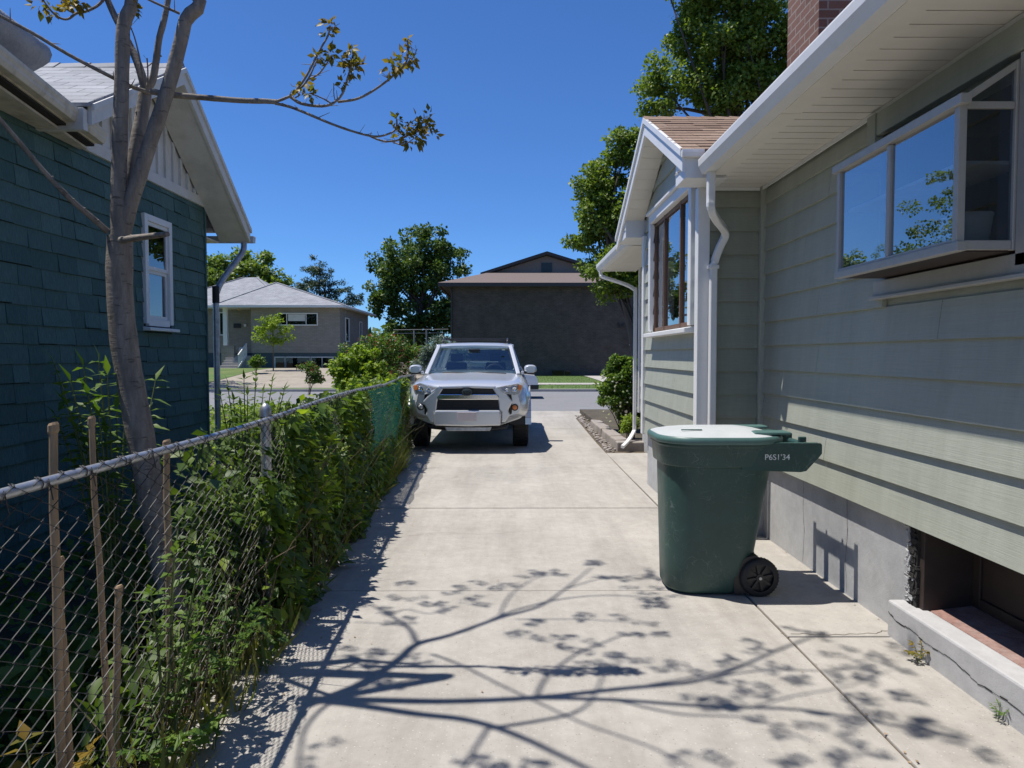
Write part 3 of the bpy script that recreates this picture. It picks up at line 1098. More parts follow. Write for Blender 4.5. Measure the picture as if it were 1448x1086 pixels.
# bay gable roof, shingled in courses
RX = 1.405          # rake outer face
def bz(y):
    return apexZ - PIT * abs(y - apexY)
eN, eF = 5.80, 9.34
mb = MB()
for sgn, yend in ((-1, eN), (1, eF)):
    L = abs(yend - apexY)
    n = int(L / 0.118)
    for i in range(n):
        d0, d1 = L * (1 - i / n), L * (1 - (i + 1) / n)
        ya, yb = apexY + sgn * d0, apexY + sgn * d1
        x = RX - 0.012 - random.uniform(0, 0.2)
        xmax = 2.0 + 1.9 * (1 - d1 / L) + 0.35
        first = True
        while x < xmax:
            wd = random.uniform(0.14, 0.30)
            xa, xb = max(x, RX - 0.012), min(x + wd - 0.003, xmax)
            lift = 0.006 + random.choice([0, 0, 0.004])
            if xb > xa + 0.01:
                ya2 = ya + sgn * random.choice([0, 0.004])
                mb.hexa([(xa, ya2, bz(ya)), (xb, ya2, bz(ya)), (xb, yb, bz(yb)), (xa, yb, bz(yb)),
                         (xa, ya2, bz(ya) + 0.006 + lift), (xb, ya2, bz(ya) + 0.006 + lift), (xb, yb, bz(yb) + 0.007), (xa, yb, bz(yb) + 0.007)])
            x += wd
    x = RX
x = RX - 0.014
while x < 4.1:
    mb.hexa([(x, apexY - 0.12, bz(apexY - .12) + .012), (x + 0.15, apexY - 0.12, bz(apexY - .12) + .012), (x + 0.15, apexY + 0.12, bz(apexY + .12) + .012), (x, apexY + 0.12, bz(apexY + .12) + .012),
             (x, apexY - 0.02, apexZ + 0.022), (x + 0.15, apexY - 0.02, apexZ + 0.012), (x + 0.15, apexY + 0.02, apexZ + 0.012), (x, apexY + 0.02, apexZ + 0.022)])
    x += 0.148
mb.build('gable_roof', [M['roofbrown']], house)
mb = MB()
for sgn, yend in ((-1, eN), (1, eF)):
    # deck under the shingles
    mb.add([(RX, yend, bz(yend) - 0.004), (4.2, yend, bz(yend) - 0.004), (4.2, apexY, apexZ - 0.004), (RX, apexY, apexZ - 0.004)], [(0, 1, 2, 3)])
mb.build('roof_deck', [M['soffit']], house, fix=False)
# rake fascia: two stepped boards on each slope
mb = MB()
for sgn, yend in ((-1, eN), (1, eF)):
    for x0, x1, top, h in ((RX - 0.018, RX + 0.012, 0.012, 0.055), (RX, RX + 0.026, -0.043, 0.125)):
        za, zb = bz(yend) + top, apexZ + top
        mb.hexa([(x0, yend, za - h), (x1, yend, za - h), (x1, apexY - sgn * 0.0005, zb - h), (x0, apexY - sgn * 0.0005, zb - h),
                 (x0, yend, za), (x1, yend, za), (x1, apexY - sgn * 0.0005, zb), (x0, apexY - sgn * 0.0005, zb)])
mb.build('rake_fascia', [M['white']], house)
# sloping gable soffit boards
mb = MB()
for sgn, yend in ((-1, eN + 0.16), (1, eF - 0.16)):
    n = 11
    for i in range(n):
        ya, yb = lerp(yend, apexY, i / n), lerp(yend, apexY, (i + 1) / n)
        mb.hexa([(RX + 0.027, ya - sgn * .006, bz(ya) - 0.165), (BX - 0.002, ya - sgn * .006, bz(ya) - 0.165), (BX - 0.002, yb + sgn * .006, bz(yb) - 0.165), (RX + 0.027, yb + sgn * .006, bz(yb) - 0.165),
                 (RX + 0.027, ya - sgn * .006, bz(ya) - 0.15), (BX - 0.002, ya - sgn * .006, bz(ya) - 0.15), (BX - 0.002, yb + sgn * .006, bz(yb) - 0.15), (RX + 0.027, yb + sgn * .006, bz(yb) - 0.15)])
for sgn, yend in ((-1, eN + 0.16), (1, eF - 0.16)):
    mb.add([(RX + 0.027, yend, bz(yend) - 0.148), (BX, yend, bz(yend) - 0.148), (BX, apexY, apexZ - 0.148), (RX + 0.027, apexY, apexZ - 0.148)], [(0, 1, 2, 3)], 1)
mb.build('gable_soffit', [M['soffit'], M['gap']], house)
# boxed eave returns
def eave_box(ya, yb, zt_a, zt_b):
    mb = MB()
    x0, x1 = RX + 0.028, 1.78
    zb = SOF - 0.01
    mb.hexa([(x0, ya, zb), (x1, ya, zb), (x1, yb, zb), (x0, yb, zb), (x0, ya, zt_a), (x1, ya, zt_a), (x1, yb, zt_b), (x0, yb, zt_b)])
    mb.box((x0 - 0.012, min(ya, yb) + 0.01, zb + 0.10), (x0 - 0.001, max(ya, yb) - 0.01, zb + 0.106))
    return mb.build('eave_return', [M['white']], house, bevel=0.003)
eave_box(eN + 0.015, BY0 - 0.032, bz(eN) - 0.05, bz(BY0) - 0.17)
eave_box(eF - 0.015, BY1 + 0.032, bz(eF) - 0.05, bz(BY1) - 0.17)
# short gutter on the near gable eave
mb = MB()
mb.prism([(eN - 0.035, bz(eN) - 0.055), (eN + 0.012, bz(eN) - 0.055), (eN + 0.012, bz(eN) + 0.0), (eN - 0.04, bz(eN) + 0.005), (eN - 0.042, bz(eN) - 0.02)], 0, RX - 0.01, EX + 0.06)
mb.build('gutter', [M['white']], house, bevel=0.003)

# downspouts (rectangular pipe following a path)
def pipe(name, pts, wx, wy, parent, m, ribs=0):
    mb = MB()
    pts = [Vector(p) for p in pts]
    ringsv = []
    for i, p in enumerate(pts):
        if i == 0:
            t = pts[1] - pts[0]
        elif i == len(pts) - 1:
            t = pts[-1] - pts[-2]
        else:
            t = (pts[i + 1] - p).normalized() + (p - pts[i - 1]).normalized()
        t = t.normalized()
        a = Vector((1, 0, 0)) - t * t.x
        if a.length < 0.2:
            a = Vector((0, 0, 1)) - t * t.z
        a.normalize()
        b = t.cross(a)
        c = 0.25
        r = []
        for u, v in ((-1, -1 + c), (-1 + c, -1), (1 - c, -1), (1, -1 + c), (1, 1 - c), (1 - c, 1), (-1 + c, 1), (-1, 1 - c)):
            r.append(p + a * u * wx / 2 + b * v * wy / 2)
        ringsv.append(r)
    mb.rings(ringsv, smooth=False)
    return mb.build(name, [m], parent, bevel=0)


DY = BY0 - 0.075
dsp = pipe('downspout', smooth_path([(1.60, 5.66, SOF + 0.01), (1.60, 5.66, 2.86), (1.605, 5.665, 2.76), (1.68, 5.78, 2.70), (1.80, 5.98, 2.66), (1.835, 6.05, 2.61), (1.80, 6.08, 2.52), (1.765, DY, 2.40), (1.755, DY, 2.30), (1.755, DY, 1.5), (1.755, DY, 0.12)], 4), 0.060, 0.056, house, M['white'])
for z in (2.34, 0.9):
    mb = MB()
    mb.box((1.755 - 0.04, DY - 0.036, z), (1.755 + 0.04, DY + 0.06, z + 0.03))
    mb.build('pipe_strap', [M['white']], dsp, bevel=0.003)
pipe('downspout', smooth_path([(1.57, 12.2, SOF + 0.01), (1.575, 12.2, 2.98), (1.62, 12.17, 2.93), (1.95, 12.02, 2.80), (2.11, 11.96, 2.70), (2.125, 11.95, 2.6), (2.125, 11.95, 1.5), (2.125, 11.95, 0.42), (2.10, 11.90, 0.30), (1.98, 11.72, 0.17), (1.85, 11.5, 0.10)], 4), 0.056, 0.05, house, M['white'])

# garden window
gw = thing('greenhouse_window', 'aluminium framed garden window box jutting from the shaded sage siding', 'window', (2.05, 3.6, 2.08))
bpy.data.objects.remove(gw)
y0, y1, z0, z1 = GW
FX = 1.93
fr = MB()
def bar(a, b, w=0.03, h=0.03):
    fr.beam(a, b, w, h)
tw = 0.028
for y in (y0, y1):
    fr.box((FX - 0.016, y - 0.016, z0 - 0.03), (FX + 0.02, y + 0.016, z1 + 0.01))
    fr.box((WX - 0.045, y - 0.016, z0 - 0.03), (WX - 0.003, y + 0.016, z1 + 0.17))
    fr.box((FX + 0.021, y - 0.014, z0 - 0.028), (WX - 0.046, y + 0.014, z0 + 0.012))
    fr.box((FX + 0.021, y - 0.012, z1 - 0.03), (WX - 0.046, y + 0.012, z1))
    fr.beam((FX + 0.005, y, z1 + 0.005), (WX - 0.02, y, z1 + 0.17), 0.028, 0.03, up=(0, 1, 0))
fr.box((FX - 0.02, y0 - 0.03, z0 - 0.035), (FX + 0.022, y1 + 0.02, z0 + 0.006))
fr.box((FX - 0.014, y0 + 0.017, z0 + 0.0065), (FX + 0.015, y1 - 0.017, z0 + 0.02))
fr.box((FX - 0.032, y0 - 0.05, z1 - 0.02), (FX + 0.015, y1 + 0.05, z1 + 0.022))
ym = 3.61
fr.box((FX - 0.014, ym - 0.016, z0 + 0.021), (FX + 0.015, ym + 0.016, z1 - 0.021))
gfr = fr.build('garden_window_frame', [M['alu']], house, bevel=0.003)
mb = MB()
mb.add([(FX, y0 + 0.01, z0), (FX, ym, z0), (FX, ym, z1), (FX, y0 + 0.01, z1)], [(0, 1, 2, 3)])
mb.build('pane', [M['glass']], gfr)
mb = MB()
mb.add([(FX, ym, z0), (FX, y1 - 0.01, z0), (FX, y1 - 0.01, z1), (FX, ym, z1)], [(0, 1, 2, 3)])
mb.build('pane', [M['glass']], gfr)
for y in (y0, y1):
    mb = MB()
    mb.add([(FX, y, z0), (WX, y, z0), (WX, y, z1 + 0.17), (FX, y, z1)], [(0, 1, 2, 3)])
    mb.build('pane', [M['glassdark']], gfr)
mb = MB()
mb.add([(FX, y0, z1 + 0.008), (FX, y1, z1 + 0.008), (WX, y1, z1 + 0.175), (WX, y0, z1 + 0.175)], [(0, 1, 2, 3)])
mb.build('pane', [M['glassdark']], gfr)
mb = MB()
mb.box((FX + 0.02, y0 + 0.01, z0 - 0.034), (WX + 0.04, y1 - 0.01, z0 - 0.014))
mb.build('window_floor', [M['browndoor']], gfr)
mb = MB()
mb.box((FX + 0.03, y0 + 0.03, z0 + 0.345), (WX + 0.05, y1 - 0.03, z0 + 0.36))
mb.build('window_shelf', [M['offwhite']], gfr)
# outer casing on the wall, sill piece hanging below the box
mb = MB()
mb.box((WX - 0.035, y0 - 0.10, z0 - 0.10), (WX - 0.004, y0 - 0.02, z1 + 0.20))
mb.box((WX - 0.035, y0 - 0.10, z0 - 0.135), (WX - 0.004, y1 + 0.07, z0 - 0.045))
mb.box((WX - 0.055, y0 - 0.12, z0 - 0.155), (WX - 0.004, y1 + 0.09, z0 - 0.136))
mb.build('window_sill', [M['alu']], gfr, bevel=0.003)
mb = MB()
for a, b in (((WX + 0.9, 2.6, 1.6), (WX + 0.92, 4.6, 3.2)), ((WX + 0.14, 2.6, 1.58), (WX + 0.9, 4.6, 1.6)), ((WX + 0.14, 2.6, 3.0), (WX + 0.9, 4.6, 3.02)),
             ((WX + 0.14, 2.58, 1.6), (WX + 0.9, 2.6, 3.0)), ((WX + 0.14, 4.6, 1.6), (WX + 0.9, 4.62, 3.0))):
    mb.box(a, b)
mb.build('room', [M['dark']], gfr)

# white tub standing in the garden window
tub = MB()
rr = []
for z, k in ((0, 0.86), (0.03, 0.9), (0.11, 1.0), (0.13, 1.04), (0.135, 1.0), (0.05, 0.86)):
    rr.append([(2.06 + 0.075 * k * math.copysign(abs(math.cos(a)) ** .5, math.cos(a)), 3.22 + 0.12 * k * math.copysign(abs(math.sin(a)) ** .5, math.sin(a)), z0 + 0.012 + z) for a in [2 * PI * i / 24 for i in range(24)]])
tub.rings(rr)
tg = tub.build('plant_tub', [M['offwhite']])
tag(tg, 'pale plastic tub standing behind the near pane of the garden window', 'tub')

# ------------------------------------------------------------------ teal shingled house on the left
LX = -3.60
th_ = thing('house', 'dark teal shingle clad house with cream gutter and white gable behind the fence', 'house', (-5, 4, 0))
LY = 8.40
FZ = 3.33
LW = (7.04, 7.47, 1.93, 2.925)        # window opening on the wall (y0,y1,z0,z1)
mb = MB()
z = -0.06
row = 0
while z < FZ - 0.01:
    ex = 0.145
    zt = min(z + ex, FZ)
    y = -0.5 - random.uniform(0, 0.25)
    while y < LY:
        wd = random.uniform(0.13, 0.36)
        a, b = max(y, -0.5), min(y + wd - 0.004, LY)
        y += wd
        if b - a < 0.01:
            continue
        for p, q in split_spans(a, b, [(LW[0] - .07, LW[1] + .07, LW[2] - .1, LW[3] + .06)], z, zt):
            if q - p < 0.01:
                continue
            dz = random.choice([0, 0, 0, 0.004, -0.004, 0.008])
            o = random.uniform(0.015, 0.027)
            mb.hexa([(LX, p, z + dz), (LX + o, p, z + dz), (LX + o, q, z + dz), (LX, q, z + dz),
                     (LX, p, zt), (LX + 0.008, p, zt), (LX + 0.008, q, zt), (LX, q, zt)])
    z += ex
    row += 1
mb.build('wall', [M['teal']], th_)
mb = MB()
wallbox(mb, 0, LX - 0.14, LX - 0.002, -0.5, LY, -0.1, FZ + 0.1, holes=[LW])
mb.box((-9, LY - 0.14, -0.1), (LX - 0.14, LY, FZ + 0.1))
mb.box((-9, -0.5, -0.1), (LX - 0.14, -0.36, FZ + 0.1))
mb.box((-9.1, -0.5, -0.1), (-9, LY, FZ + 0.1))
mb.build('backing_wall', [M['tealback']], th_)
mb = MB()
mb.box((LX - 0.01, LY - 0.012, -0.06), (LX + 0.03, LY + 0.02, FZ))
mb.build('corner_trim', [M['teal']], th_)
# frieze
mb = MB()
mb.box((LX - 0.01, -0.5, FZ), (LX + 0.035, LY + 0.02, FZ + 0.105))
mb.build('frieze_board', [M['offwhite']], th_, bevel=0.004)
# board and batten gable
PKY, PKZ = 7.08, 4.27               # soffit line at the peak (underside)
def lu(y):                          # underside of the roof over the gable
    return PKZ - (0.74 * (y - PKY) if y > PKY else 0.57 * (PKY - y))
ya, yb = 5.6, 8.32
mb = MB()
mb.add([(LX + 0.004, ya, FZ + 0.10), (LX + 0.004, yb, FZ + 0.10), (LX + 0.004, yb, lu(yb) + 0.08), (LX + 0.004, PKY, PKZ + 0.08), (LX + 0.004, ya, lu(ya) + 0.08)], [(0, 1, 2, 3, 4)])
y = 5.65
while y < 8.28:
    mb.hexa([(LX + 0.005, y, FZ + 0.106), (LX + 0.028, y, FZ + 0.106), (LX + 0.028, y + 0.045, FZ + 0.106), (LX + 0.005, y + 0.045, FZ + 0.106),
             (LX + 0.005, y, lu(y) - 0.003), (LX + 0.028, y, lu(y) - 0.003), (LX + 0.028, y + 0.045, lu(y + .045) - 0.003), (LX + 0.005, y + 0.045, lu(y + .045) - 0.003)])
    y += 0.165
mb.build('gable_boards', [M['offwhite']], th_)
# gable roof with overhang
RXL = -3.19
eaveY = 8.80
def slabpts(y0, y1, top, th):
    return [(RXL, y0, lu(y0) + top - th), (-9.2, y0, lu(y0) + top - th), (-9.2, y1, lu(y1) + top - th), (RXL, y1, lu(y1) + top - th),
            (RXL, y0, lu(y0) + top), (-9.2, y0, lu(y0) + top), (-9.2, y1, lu(y1) + top), (RXL, y1, lu(y1) + top)]
mb = MB()
mb.hexa(slabpts(5.45, PKY, 0.17, 0.03))
mb.hexa(slabpts(PKY, eaveY + 0.04, 0.17, 0.03))
# ridge caps
for i in range(20):
    x = RXL - 0.01 - i * 0.3
    mb.hexa([(x, PKY - .11, PKZ + .115), (x - .3, PKY - .11, PKZ + .108), (x - .3, PKY + .11, PKZ + .095), (x, PKY + .11, PKZ + .102),
             (x, PKY - .01, PKZ + .195), (x - .3, PKY - .01, PKZ + .185), (x - .3, PKY + .01, PKZ + .185), (x, PKY + .01, PKZ + .195)])
lroof = mb.build('roof', [M['roofgrey']], th_)
mb = MB()
mb.hexa([(RXL - .04, PKY, PKZ), (LX + .03, PKY, PKZ), (LX + .03, eaveY, lu(eaveY)), (RXL - .04, eaveY, lu(eaveY)),
         (RXL - .04, PKY, PKZ + .02), (LX + .03, PKY, PKZ + .02), (LX + .03, eaveY, lu(eaveY) + .02), (RXL - .04, eaveY, lu(eaveY) + .02)])
mb.hexa([(RXL - .04, 5.5, lu(5.5)), (LX + .03, 5.5, lu(5.5)), (LX + .03, PKY - .002, PKZ), (RXL - .04, PKY - .002, PKZ),
         (RXL - .04, 5.5, lu(5.5) + .02), (LX + .03, 5.5, lu(5.5) + .02), (LX + .03, PKY - .002, PKZ + .02), (RXL - .04, PKY - .002, PKZ + .02)])
mb.box((LX + 0.02, LY + 0.02, lu(eaveY) - 0.02), (-9, eaveY, lu(eaveY) - 0.002))
mb.build('soffit', [M['offwhite']], th_)
mb = MB()
for y0, y1 in ((5.5, PKY), (PKY, eaveY)):
    for x0, x1, top, h in ((RXL - 0.035, RXL, 0.137, 0.15), (RXL + 0.001, RXL + 0.022, 0.15, 0.05)):
        mb.hexa([(x0, y0, lu(y0) + top - h), (x1, y0, lu(y0) + top - h), (x1, y1, lu(y1) + top - h), (x0, y1, lu(y1) + top - h),
                 (x0, y0, lu(y0) + top), (x1, y0, lu(y0) + top), (x1, y1, lu(y1) + top), (x0, y1, lu(y1) + top)])
mb.box((RXL - 0.03, 5.44, lu(5.44) - 0.03), (LX - 0.02, 5.495, lu(5.44) + 0.135))
mb.build('rake_fascia', [M['offwhite']], th_, bevel=0.003)
mb = MB()
mb.prism([(eaveY + .005, lu(eaveY) - 0.02), (eaveY + .08, lu(eaveY) - 0.01), (eaveY + .10, lu(eaveY) + 0.07), (eaveY + .005, lu(eaveY) + 0.07)], 0, RXL + .03, -9.1)
mb.build('gutter', [M['offwhite']], th_, bevel=0.004)
# low front section: stained cornice and gutter
ga, gb = atX(0, 61, -3.07), atX(150, 184, -3.34)
GA, GB = (ga.x, ga.y), (gb.x, gb.y)       # outer gutter edge in plan: near the camera -> end
zA, zB = ga.z - 0.135, gb.z - 0.135
mb = MB()
def cor(x_in, x_out_off, z_lo, z_hi, ya=0.2):
    # board between wall side x and the skewed outer edge
    k = (GB[0] - GA[0]) / (GB[1] - GA[1])
    kz = (zB - zA) / (GB[1] - GA[1])
    out = []
    for zz in (z_lo, z_hi):
        for x, y in ((x_in, ya), (GB[0] + k * (ya - GB[1]) + x_out_off, ya), (GB[0] + x_out_off, GB[1]), (x_in, GB[1])):
            out.append((x, y, zz + kz * (y - GB[1])))
    mb.hexa(out)
cor(LX + 0.036, -0.16, zB - 0.022, zB - 0.004)
cor(LX + 0.036, -0.09, zB + 0.020, zB + 0.045)
mb.build('eave_boards', [M['cream']], th_)
mb = MB()
cor(LX + 0.04, -0.10, zB + 0.002, zB + 0.018)
mb.build('eave_gap', [M['gap']], th_)
mb = MB()
k = (GB[0] - GA[0]) / (GB[1] - GA[1])
kz = (zB - zA) / (GB[1] - GA[1])
prof = [(-0.09, 0.0), (-0.03, 0.0), (-0.012, 0.03), (-0.012, 0.05), (0.0, 0.075), (0.0, 0.10), (-0.012, 0.105), (-0.09, 0.11)]
vs = []
for y in (0.2, GB[1] + 0.03):
    for a, b in prof:
        vs.append((GB[0] + k * (y - GB[1]) + a, y, zB + 0.03 + kz * (y - GB[1]) + b))
n = len(prof)
mb.add(vs, [tuple(range(n))[::-1], tuple(range(n, 2 * n))] + [(i, (i + 1) % n, n + (i + 1) % n, n + i) for i in range(n)])
mb.build('gutter', [M['cream']], th_, bevel=0.003)
mb = MB()
mb.hexa([(GB[0] + k * (0.2 - GB[1]) - .05, 0.2, zA + .25), (-9, 0.2, zA + 1.0), (-9, 5.85, zB + .9), (GB[0] - .05, 5.85, zB + .13),
         (GB[0] + k * (0.2 - GB[1]) - .05, 0.2, zA + .27), (-9, 0.2, zA + 1.03), (-9, 5.85, zB + .93), (GB[0] - .05, 5.85, zB + .145)])
mb.build('low_roof', [M['tarp']], th_)
# rolled grey sheet along the low roof
mb = MB()
R = []
for i in range(15):
    t = i / 14
    y = lerp(0.4, 5.42, t)
    zc = 3.90 + 0.02 * math.sin(i * 1.7)
    R.append([(-3.62 + (0.20 + 0.012 * math.sin(i * 2.1 + j)) * math.cos(2 * PI * j / 14), y, zc - 0.03 * t + (0.12 + 0.012 * math.sin(i * 1.3 + 2 * j)) * math.sin(2 * PI * j / 14)) for j in range(14)])
mb.rings(R)
o = mb.build('roof_sheet', [M['tarp']], fix=True)
tag(o, 'roll of grey weathered sheeting lying on the roof behind the cream gutter', 'sheeting')

# narrow white sash window
y0, y1, z0, z1 = LW
mb = MB()
xx0, xx1 = LX - 0.02, LX + 0.045
t = 0.065
mb.box((xx0, y0 - t, z0 - 0.02), (xx1, y0, z1 + t))
mb.box((xx0, y1, z0 - 0.02), (xx1, y1 + t, z1 + t))
mb.box((xx0, y0 + .001, z1), (xx1, y1 - .001, z1 + t))
mb.box((xx0, y0 - .001 + .002, z0 - 0.04), (xx1 - 0.01, y1 - .001, z0 + 0.03))
lwin = mb.build('window_frame', [M['white']], th_, bevel=0.004)
mb = MB()
mb.hexa([(xx0, y0 - t - .03, z0 - .09), (xx1 + .05, y0 - t - .03, z0 - .09), (xx1 + .05, y1 + t + .03, z0 - .09), (xx0, y1 + t + .03, z0 - .09),
         (xx0, y0 - t - .03, z0 - .045), (xx1 + .05, y0 - t - .03, z0 - .06), (xx1 + .05, y1 + t + .03, z0 - .06), (xx0, y1 + t + .03, z0 - .045)])
mb.build('window_sill', [M['white']], lwin, bevel=0.004)
zm = z0 + 0.52
for za, zb, xo in ((z0 + .031, zm, 0.0), (zm, z1 - .002, 0.014)):
    mb = MB()
    a, b = LX - 0.012 + xo, LX + 0.012 + xo
    s = 0.035
    mb.box((a, y0 + .002, za), (b, y0 + s, zb))
    mb.box((a, y1 - s, za), (b, y1 - .002, zb))
    mb.box((a, y0 + s, za), (b, y1 - s, za + s))
    mb.box((a, y0 + s, zb - s), (b, y1 - s, zb))
    sh = mb.build('sash', [M['white']], lwin)
    mb = MB()
    xg = (a + b) / 2
    mb.add([(xg, y0 + s, za + s), (xg, y1 - s, za + s), (xg, y1 - s, zb - s), (xg, y0 + s, zb - s)], [(0, 1, 2, 3)])
    mb.build('pane', [M['glassdark']], sh)
mb = MB()
mb.box((LX - 0.7, y0 - .3, z0 - .3), (LX - 0.68, y1 + .3, z1 + .3))
mb.box((LX - 0.68, y0 - .3, z0 - .3), (LX - 0.145, y1 + .3, z0 - .28))
mb.box((LX - 0.68, y0 - .3, z1 + .28), (LX - 0.145, y1 + .3, z1 + .3))
mb.box((LX - 0.68, y0 - .32, z0 - .28), (LX - 0.145, y0 - .3, z1 + .28))
mb.box((LX - 0.68, y1 + .3, z0 - .28), (LX - 0.145, y1 + .32, z1 + .28))
mb.build('room', [M['dark']], lwin)
# downspout at the far corner
P = [(-3.28, 8.82, 2.98), (-3.30, 8.80, 2.85), (-3.44, 8.62, 2.55), (-3.50, 8.52, 2.35), (-3.505, 8.5, 2.1), (-3.505, 8.5, 0.05)]
mb = MB()
mb.tube(smooth_path(P, 5), 0.036, 12)
ds_ = mb.build('downspout', [M['galv']], th_)
mb = MB()
mb.tube([(-3.505, 8.5, 2.22), (-3.505, 8.5, 2.42)], 0.041, 12)
mb.build('pipe_collar', [M['rubber']], ds_)

# ------------------------------------------------------------------ chain link fence
def fx(y):
    return -1.236 - 0.045 * y


FH = 1.229
def rail_z(y):
    return FH + 0.012 * math.sin(y * 1.25) - (0.02 if 9 < y < 11 else 0)


fence = thing('chain_link_fence', 'chain link fence with galvanised top rail running beside the driveway, overgrown with vines', 'fence', (fx(2), 2, 0))
FY0, FY1 = 0.9, 14.0
mb = MB()
mb.tube([(fx(y), y, rail_z(y)) for y in lin(FY0, FY1, 60)], 0.0165, 12)
rail = mb.build('top_rail', [M['galv']], fence)
for y, r in ((1.72, .022), (4.22, .03), (6.68, .024), (9.13, .024), (11.6, .024), (13.95, .03)):
    mb = MB()
    top = rail_z(y) - 0.006
    off = 0.045 if r < .03 else 0.0
    mb.tube([(fx(y) - 0.03, y, -0.1), (fx(y) - 0.03, y, top + (0.05 if r >= .03 else -0.02))], r, 14)
    pst = mb.build('post', [M['galv']], fence)
    mb = MB()
    c = Vector((fx(y) - 0.03, y, top + (0.05 if r >= .03 else -0.02)))
    if r >= .03:
        R = [[c + Vector((math.cos(a) * r * k, math.sin(a) * r * k, h)) for a in [2 * PI * i / 14 for i in range(14)]] for k, h in ((1.15, -0.03), (1.15, 0.005), (0.95, 0.03), (0.5, 0.045), (0.1, 0.05))]
        mb.rings(R)
    else:
        mb.tube([(fx(y - .03), y - .03, rail_z(y)), (fx(y + .03), y + .03, rail_z(y))], 0.023, 12)
        mb.tube([c + Vector((0, 0, -0.05)), c + Vector((0, 0, 0.03))], r * 1.15, 12)
    mb.build('post_cap', [M['galv']], pst)
# woven wire: one zigzag strand after another, hooked over its neighbours
mb = MB()
pitch, dz_ = 0.056, 0.030
kk_ = 0
y = FY0
while y < FY1:
    kk_ += 1
    zt = rail_z(y) + 0.018
    n = int((zt - 0.03) / dz_)
    pts = []
    for i in range(n + 1):
        side = (i + kk_) % 2
        yy_ = y + (pitch if side else 0.0)
        bulge = 0.012 * math.sin(y * 2.3 + i * 0.2) + 0.03 * max(0, math.sin(y * 0.9)) * math.sin(PI * i / n)
        pts.append(Vector((fx(yy_) + 0.021 + (0.004 if side else -0.004) + bulge * 0.6, yy_, zt - i * dz_)))
    # hooked top end
    pts = [pts[0] + Vector((-0.012, 0.006, 0.004))] + pts
    nn = 4 if y < 6 else 3
    mb.tube(pts, 0.0021 if y < 5 else 0.0024, nn, cap=False, smooth=False)
    y += pitch
mb.build('wire_mesh', [M['wire']], fence, fix=False)
# tie wires looped round the rail
y = 1.05
while y < 9:
    mb = MB()
    c = Vector((fx(y), y, rail_z(y)))
    pts = [c + Vector((math.cos(a) * 0.0195, (i - 6) * 0.0025, math.sin(a) * 0.0195)) for i, a in enumerate([2 * PI * j / 10 - 0.6 for j in range(13)])]
    pts.append(c + Vector((0.024, 0.02, -0.05)))
    mb.tube(pts, 0.0018, 4, cap=False)
    y += random.uniform(0.16, 0.34)
    mb.build('tie_wire', [M['wire']], fence, fix=False)

# green shade netting hung on the far part of the fence
m_, nt, N, L, b = _nt('green_netting')
vec = coords(N, L)
wv = []
for axis, sc in (('Y', 60), ('Z', 75)):
    t = N.new('ShaderNodeTexWave')
    t.wave_type = 'BANDS'
    t.bands_direction = axis
    t.inputs['Scale'].default_value = sc / 6.28 * 1.0
    t.inputs['Distortion'].default_value = 1.2
    t.inputs['Detail'].default_value = 2
    L.new(vec, t.inputs['Vector'])
    wv.append(ramp(N, L, t.outputs['Fac'], [(0.35, (0, 0, 0)), (0.6, (1, 1, 1))]))
mk = mixc(N, L, wv[0], wv[1], 1.0, 'LIGHTEN')
b.inputs['Base Color'].default_value = (0.022, 0.21, 0.135, 1)
b.inputs['Roughness'].default_value = 0.8
b.inputs['Specular IOR Level'].default_value = 0.15
mk2 = N.new('ShaderNodeMath')
mk2.operation = 'MULTIPLY'
mk2.inputs[1].default_value = 0.85
L.new(mk, mk2.inputs[0])
L.new(mk2.outputs[0], b.inputs['Alpha'])
M['net'] = m_
mb = MB()
ny, nz = 40, 16
vs = []
for j in range(nz + 1):
    for i in range(ny + 1):
        y = lerp(7.55, 10.6, i / ny)
        lo = 0.42 - 0.32 * smoothstep(8.2, 9.6, y) + 0.05 * math.sin(y * 5)
        zz = lerp(rail_z(y) - 0.01, lo, j / nz)
        sag = 0.075 + 0.05 * math.sin(PI * j / nz) * (0.5 + 0.5 * math.sin(y * 2.7)) + 0.012 * math.sin(y * 9 + j)
        vs.append((fx(y) + sag, y, zz))
mb.add(vs, [(j * (ny + 1) + i, j * (ny + 1) + i + 1, (j + 1) * (ny + 1) + i + 1, (j + 1) * (ny + 1) + i) for j in range(nz) for i in range(ny)], smooth=True)
nt_ = mb.build('netting', [M['net']], fix=False)
tag(nt_, 'torn green shade netting hung on the far end of the chain link fence', 'netting')

# ------------------------------------------------------------------ dry cut stakes behind the fence
def stake(px, top_y, bot, dback, r, label, lean=0.0, y=None, name='wooden_stake', cat='stake', top_z=None):
    Y = y
    X = fx(Y) - dback
    zt = atX(px, top_y, X).z if top_z is None else top_z
    pts = []
    for i in range(7):
        t = i / 6
        pts.append((X + lean * (1 - t) + 0.004 * math.sin(i * 2.1), Y + 0.004 * math.sin(i * 1.3), lerp(-0.05, zt, t)))
    mb = MB()
    rad = [r * (1.10 - 0.2 * i / 6 + (0.03 if i in (2, 4) else 0)) for i in range(7)]
    mb.tube(pts, rad, 10)
    root = thing(name, label, cat, (X, Y, 0), 'dry cut stakes behind the fence')
    mb.build('stem', [M['drystalk']], root)
    # frayed cut top
    mb = MB()
    c = Vector(pts[-1])
    mb.rings([[c + Vector((math.cos(a) * r * k, math.sin(a) * r * k, h + 0.25 * r * math.cos(a))) for a in [2 * PI * i / 10 for i in range(10)]] for k, h in ((1.0, -0.004), (1.18, 0.004), (1.15, 0.022), (0.85, 0.03))], smooth=False)
    mb.build('cut_top', [M['drystalk']], root)
    return root


